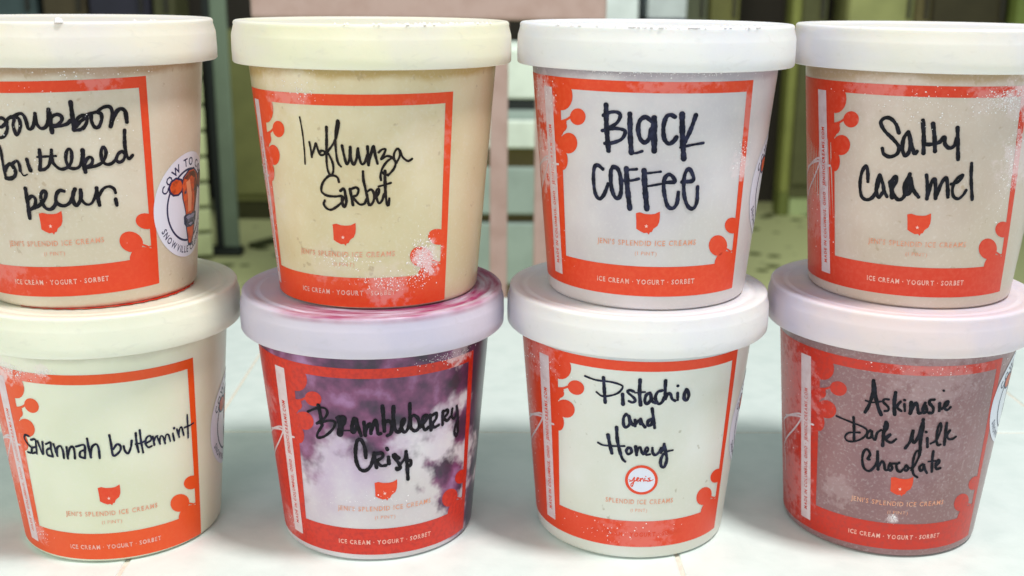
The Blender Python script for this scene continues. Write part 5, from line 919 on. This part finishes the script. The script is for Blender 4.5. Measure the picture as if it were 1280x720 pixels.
def spotted(name, c1, c2, scale, size):
    m = bpy.data.materials.new(name)
    m.use_nodes = True
    nt = m.node_tree; N, L = nt.nodes, nt.links
    b = N['Principled BSDF']
    tc = N.new('ShaderNodeTexCoord')
    v = N.new('ShaderNodeTexVoronoi'); v.inputs['Scale'].default_value = scale
    L.new(tc.outputs['Object'], v.inputs['Vector'])
    r = N.new('ShaderNodeMapRange'); r.inputs['From Min'].default_value = size; r.inputs['From Max'].default_value = size + 0.08
    L.new(v.outputs['Distance'], r.inputs['Value'])
    mx = N.new('ShaderNodeMix'); mx.data_type = 'RGBA'; mx.inputs['A'].default_value = c2; mx.inputs['B'].default_value = c1
    L.new(r.outputs['Result'], mx.inputs['Factor'])
    L.new(mx.outputs['Result'], b.inputs['Base Color'])
    b.inputs['Roughness'].default_value = 0.5
    return m


M_FLOOR = spotted('speckled_lino', srgb(200, 202, 150), srgb(90, 94, 56), 9.0, 0.21)
link('floor', box_mesh('floor', -4, 4, 0.2, 5.25, FZ - 0.05, FZ), M_FLOOR, None, kind='structure')
link('back_wall', box_mesh('back_wall', -4, 4, 5.25, 5.35, FZ, 1.7), mat('dim_wall', srgb(52, 46, 40), rough=0.8), None, kind='structure')


def plain(name, c, rough=0.6):
    return mat(name, c, rough=rough, noise=(9, tuple(min(1, v * 0.72) for v in c[:3]) + (1,), 0.6, 4), bump=(60, 0.1, 0.001))


def cupboard(label, cat, col, x0, x1, y0, y1, z0, z1, doors=1, rows=((0.03, 0.97),), hcol=srgb(60, 56, 50), plinth=None):
    root = empty('cupboard', ((x0 + x1) / 2, y0, z0), label=label, category=cat)
    ox, oy, oz = root.location
    m = plain('paint_' + label[:12].replace(' ', '_'), col)
    hm = plain('handle_metal', hcol, 0.35)
    bx = lambda n, a, b, c, d, e, f, mm, bev=0.003: link(n, box_mesh(n, a - ox, b - ox, c - oy, d - oy, e - oz, f - oz, bev), mm, root)
    bx('carcass', x0, x1, y0 + 0.02, y1, z0 + (0.08 if plinth is not None else 0), z1, m)
    if plinth is not None:
        bx('plinth', x0 + 0.01, x1 - 0.01, y0 + 0.03, y1 - 0.01, z0, z0 + 0.08, plain('plinth_paint', plinth), 0.001)
    wd = (x1 - x0) / doors
    hh = z1 - z0 - 0.09
    for d in range(doors):
        for (a, b) in rows:
            p0 = x0 + d * wd + 0.004
            p1 = x0 + (d + 1) * wd - 0.004
            bx('door', p0, p1, y0 + 0.002, y0 + 0.019, z0 + 0.09 + hh * a, z0 + 0.09 + hh * b, m)
            bx('handle', p1 - 0.03, p1 - 0.018, y0 - 0.018, y0 + 0.001, z0 + 0.09 + hh * (a + (b - a) * 0.45), z0 + 0.09 + hh * (a + (b - a) * 0.6), hm, 0.002)
    return root


# back row, left to right
cupboard('teal-grey tall cupboard far behind at the left edge', 'cupboard', srgb(86, 104, 108), -2.35, -1.93, 4.98, 5.22, FZ, 1.0, plinth=srgb(30, 30, 34))
cupboard('brown wooden tall cupboard behind the bourbon pint', 'cupboard', srgb(96, 84, 62), -1.90, -1.715, 4.98, 5.22, FZ, 1.0, plinth=srgb(30, 30, 34))
cupboard('dark slate tall cupboard behind the top-left lid', 'cupboard', srgb(58, 56, 74), -1.70, -1.45, 4.96, 5.22, FZ, 1.0, plinth=srgb(24, 24, 30))
cupboard('narrow olive cupboard beside the slate one', 'cupboard', srgb(98, 98, 66), -1.44, -1.35, 4.98, 5.22, FZ, 1.0, plinth=srgb(24, 24, 30))
cupboard('grey-green tall cupboard behind the black coffee lid', 'cupboard', srgb(120, 124, 100), 0.795, 0.908, 4.98, 5.22, FZ, 1.0, plinth=srgb(40, 40, 34))
cupboard('olive-yellow tall cupboard behind the black coffee lid', 'cupboard', srgb(126, 124, 70), 0.915, 1.045, 4.98, 5.22, FZ, 1.0, plinth=srgb(40, 40, 34))
cupboard('olive cupboard with pale foot seen between the two right stacks', 'cupboard', srgb(98, 98, 62), 1.293, 1.40, 4.90, 5.22, FZ, 1.0, plinth=srgb(190, 204, 150))
cupboard('pale yellow-green tall panel cupboard above the salty caramel lid', 'cupboard', srgb(184, 186, 124), 1.51, 1.79, 4.98, 5.22, FZ, 1.0, plinth=srgb(60, 56, 44))
cupboard('dark brown bookcase cupboard above the salty caramel lid', 'cupboard', srgb(76, 68, 46), 1.87, 2.19, 4.98, 5.22, FZ, 1.0, plinth=srgb(40, 36, 30))
cupboard('narrow brown cupboard beside the pale yellow panel', 'cupboard', srgb(128, 116, 78), 1.795, 1.865, 4.98, 5.22, FZ, 1.0, plinth=srgb(40, 36, 30))

pr = empty('door_post', (1.274, 4.92, FZ), label='bright lime door post beside the dark opening at right', category='door post')
link('post', box_mesh('post', -0.019, 0.019, 0, 0.1, 0.10, 1.8, 0.006), plain('lime_paint', srgb(150, 154, 82)), pr)
link('base_block', box_mesh('base_block', -0.022, 0.022, -0.004, 0.104, 0, 0.10, 0.004), plain('lime_paint_dark', srgb(120, 128, 64)), pr)
pr = empty('door_post', (2.235, 4.92, FZ), label='green door post at the far right edge of the frame', category='door post')
link('post', box_mesh('post', -0.03, 0.03, 0, 0.1, 0.10, 1.8, 0.006), plain('green_paint', srgb(140, 156, 80)), pr)
link('base_block', box_mesh('base_block', -0.034, 0.034, -0.004, 0.104, 0, 0.10, 0.004), plain('green_paint_dark', srgb(92, 116, 96)), pr)
cupboard('teal-green tall cupboard beyond the right edge pint', 'cupboard', srgb(70, 112, 92), 2.28, 2.6, 4.9, 5.22, FZ, 0.9, plinth=srgb(30, 34, 30))

# white fridge and white oven above the low drawers
fr = empty('refrigerator', (0.50, 4.4, FZ), label='white refrigerator standing behind the wooden chair', category='refrigerator')
mw = plain('fridge_white', srgb(224, 232, 236), 0.35)
link('body', box_mesh('body', -0.18, 0.04, 0.03, 0.5, 0.06, 1.7, 0.006), mw, fr)
link('door', box_mesh('door', -0.18, 0.04, 0.0, 0.028, 0.06, 1.1, 0.005), mw, fr)
link('freezer_door', box_mesh('freezer_door', -0.18, 0.04, 0.0, 0.028, 1.11, 1.7, 0.005), mw, fr)
link('handle', box_mesh('handle', -0.16, -0.145, -0.03, -0.001, 0.5, 1.0, 0.003), plain('handle_grey', srgb(150, 150, 150)), fr)
link('foot', box_mesh('foot', -0.16, 0.02, 0.05, 0.45, 0.0, 0.06, 0.003), plain('foot_dark', srgb(40, 40, 40)), fr)
ov = empty('stove', (0.645, 4.5, FZ), label='white stove with dark base rail beside the refrigerator', category='stove')
link('body', box_mesh('body', -0.055, 0.09, 0.02, 0.5, 0.05, 0.80, 0.005), plain('stove_dark', srgb(44, 38, 60)), ov)
link('hood_panel', box_mesh('hood_panel', -0.058, 0.093, 0.0, 0.5, 0.847, 1.3, 0.005), plain('stove_white', srgb(200, 208, 214)), ov)
link('dark_rail', box_mesh('dark_rail', -0.058, 0.093, -0.005, 0.5, 0.802, 0.845, 0.003), plain('rail_dark', srgb(58, 48, 84)), ov)

# low drawer unit right behind the chair
du = empty('drawer_unit', (0.07, 3.5, FZ), label='pale teal drawer unit with white top seen between the two middle stacks', category='drawer unit')
mt = plain('teal_paint', srgb(168, 184, 184))
mwt = plain('white_top', srgb(228, 238, 234))
dk = plain('gap_dark', srgb(96, 84, 44))
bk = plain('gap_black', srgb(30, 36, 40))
z = lambda v: v - FZ
link('carcass', box_mesh('carcass', -0.62, 0.62, 0.03, 0.5, 0.0, z(-0.12), 0.002), dk, du)
link('drawer', box_mesh('drawer', -0.62, 0.62, 0.0, 0.028, z(-0.70), z(-0.503), 0.004), mt, du)
link('drawer', box_mesh('drawer', -0.62, 0.62, 0.0, 0.028, z(-0.474), z(-0.328), 0.004), mt, du)
link('drawer', box_mesh('drawer', -0.62, 0.62, -0.004, 0.028, z(-0.268), z(-0.182), 0.006), mwt, du)
link('drawer', box_mesh('drawer', -0.62, 0.62, 0.004, 0.028, z(-0.180), z(-0.152), 0.003), mt, du)
link('top_slab', box_mesh('top_slab', -0.64, 0.64, 0.0, 0.52, z(-0.118), z(0.03), 0.006), mwt, du)
link('black_rail', box_mesh('black_rail', -0.62, 0.62, 0.006, 0.03, z(-0.150), z(-0.120), 0.002), bk, du)  # solid black strip under the top slab
for zz in (-0.60, -0.40):
    link('handle', box_mesh('handle', -0.3, -0.15, -0.03, -0.001, z(zz), z(zz) + 0.015, 0.003), bk, du)

# wooden chair
ch = empty('chair', (-0.076, 1.37, FZ), label='pinkish beige wooden slat-back chair behind the counter', category='chair')
mc = mat('pink_beige_wood', srgb(206, 178, 168), rough=0.5, noise=(40, srgb(190, 158, 146), 0.7, 4), bump=(200, 0.1, 0.0005))
cx0 = -0.076
link('top_rail', box_mesh('top_rail', -0.205, 0.206, -0.012, 0.012, z(0.172), z(0.262), 0.004), mc, ch)
for sx in (-0.005, 0.049, 0.103, -0.059, -0.113, -0.167):
    link('slat', box_mesh('slat', sx - cx0, sx + 0.0215 - cx0, -0.007, 0.007, z(-0.26), z(0.171), 0.002), mc, ch)
for sx in (-0.172, 0.178):
    link('rear_leg', box_mesh('rear_leg', sx, sx + 0.027, -0.014, 0.014, 0.0, z(0.17), 0.003), mc, ch)
    link('front_leg', box_mesh('front_leg', sx, sx + 0.03, -0.40, -0.37, 0.0, 0.42, 0.003), mc, ch)
link('lower_rail', box_mesh('lower_rail', -0.176, 0.177, -0.011, 0.011, z(-0.29), z(-0.262), 0.003), mc, ch)
link('seat', box_mesh('seat', -0.21, 0.21, -0.42, -0.016, 0.425, 0.455, 0.008), mc, ch)

# pale slatted crate-like unit and grey panel at the left
pu = empty('slatted_unit', (-1.22, 3.95, FZ), label='pale lime unit of wide slats seen between the two left stacks', category='slatted unit')
pu.rotation_euler = (0, 0, R(18))
ml = plain('pale_lime', srgb(206, 214, 168))
mlg = plain('lime_gap', srgb(110, 116, 88))
link('back_board', box_mesh('back_board', -0.3, 0.22, 0.03, 0.3, 0.0, z(-0.03), 0.003), mlg, pu)
zz = 0.02
while zz < 0.68:
    link('slat', box_mesh('slat', -0.3, 0.22, 0.0, 0.028, zz, zz + 0.078, 0.006), ml, pu)
    zz += 0.09
gp = empty('folding_screen', (-0.99, 4.1, FZ), label='narrow grey-green upright panel with dark edge and foot between left stacks', category='panel')
link('panel', box_mesh('panel', 0.0, 0.056, 0.0, 0.02, 0.03, 1.05, 0.004), plain('grey_green', srgb(116, 132, 116)), gp)
link('dark_edge', box_mesh('dark_edge', -0.028, -0.001, 0.002, 0.03, 0.03, 1.05, 0.004), plain('edge_dark', srgb(24, 32, 34)), gp)
link('foot', box_mesh('foot', -0.10, 0.065, -0.02, 0.05, 0.0, 0.028, 0.006), plain('foot_black', srgb(20, 28, 26)), gp)
ob = cupboard('olive low cupboard behind the grey panel', 'cupboard', srgb(134, 136, 84), -1.12, -0.80, 4.75, 5.1, FZ, 0.03, plinth=srgb(60, 60, 30))
# dark bar lying on the floor
me = box_mesh('bar', -0.16, 0.16, -0.018, 0.018, 0, 0.02, 0.004)
o = link('floor_bar', me, plain('bar_dark', srgb(60, 66, 34)), None, label='dark olive bar lying on the speckled floor behind the left stacks', category='bar')
o.location = (-0.83, 4.35, FZ)
o.rotation_euler = (0, 0, R(58))
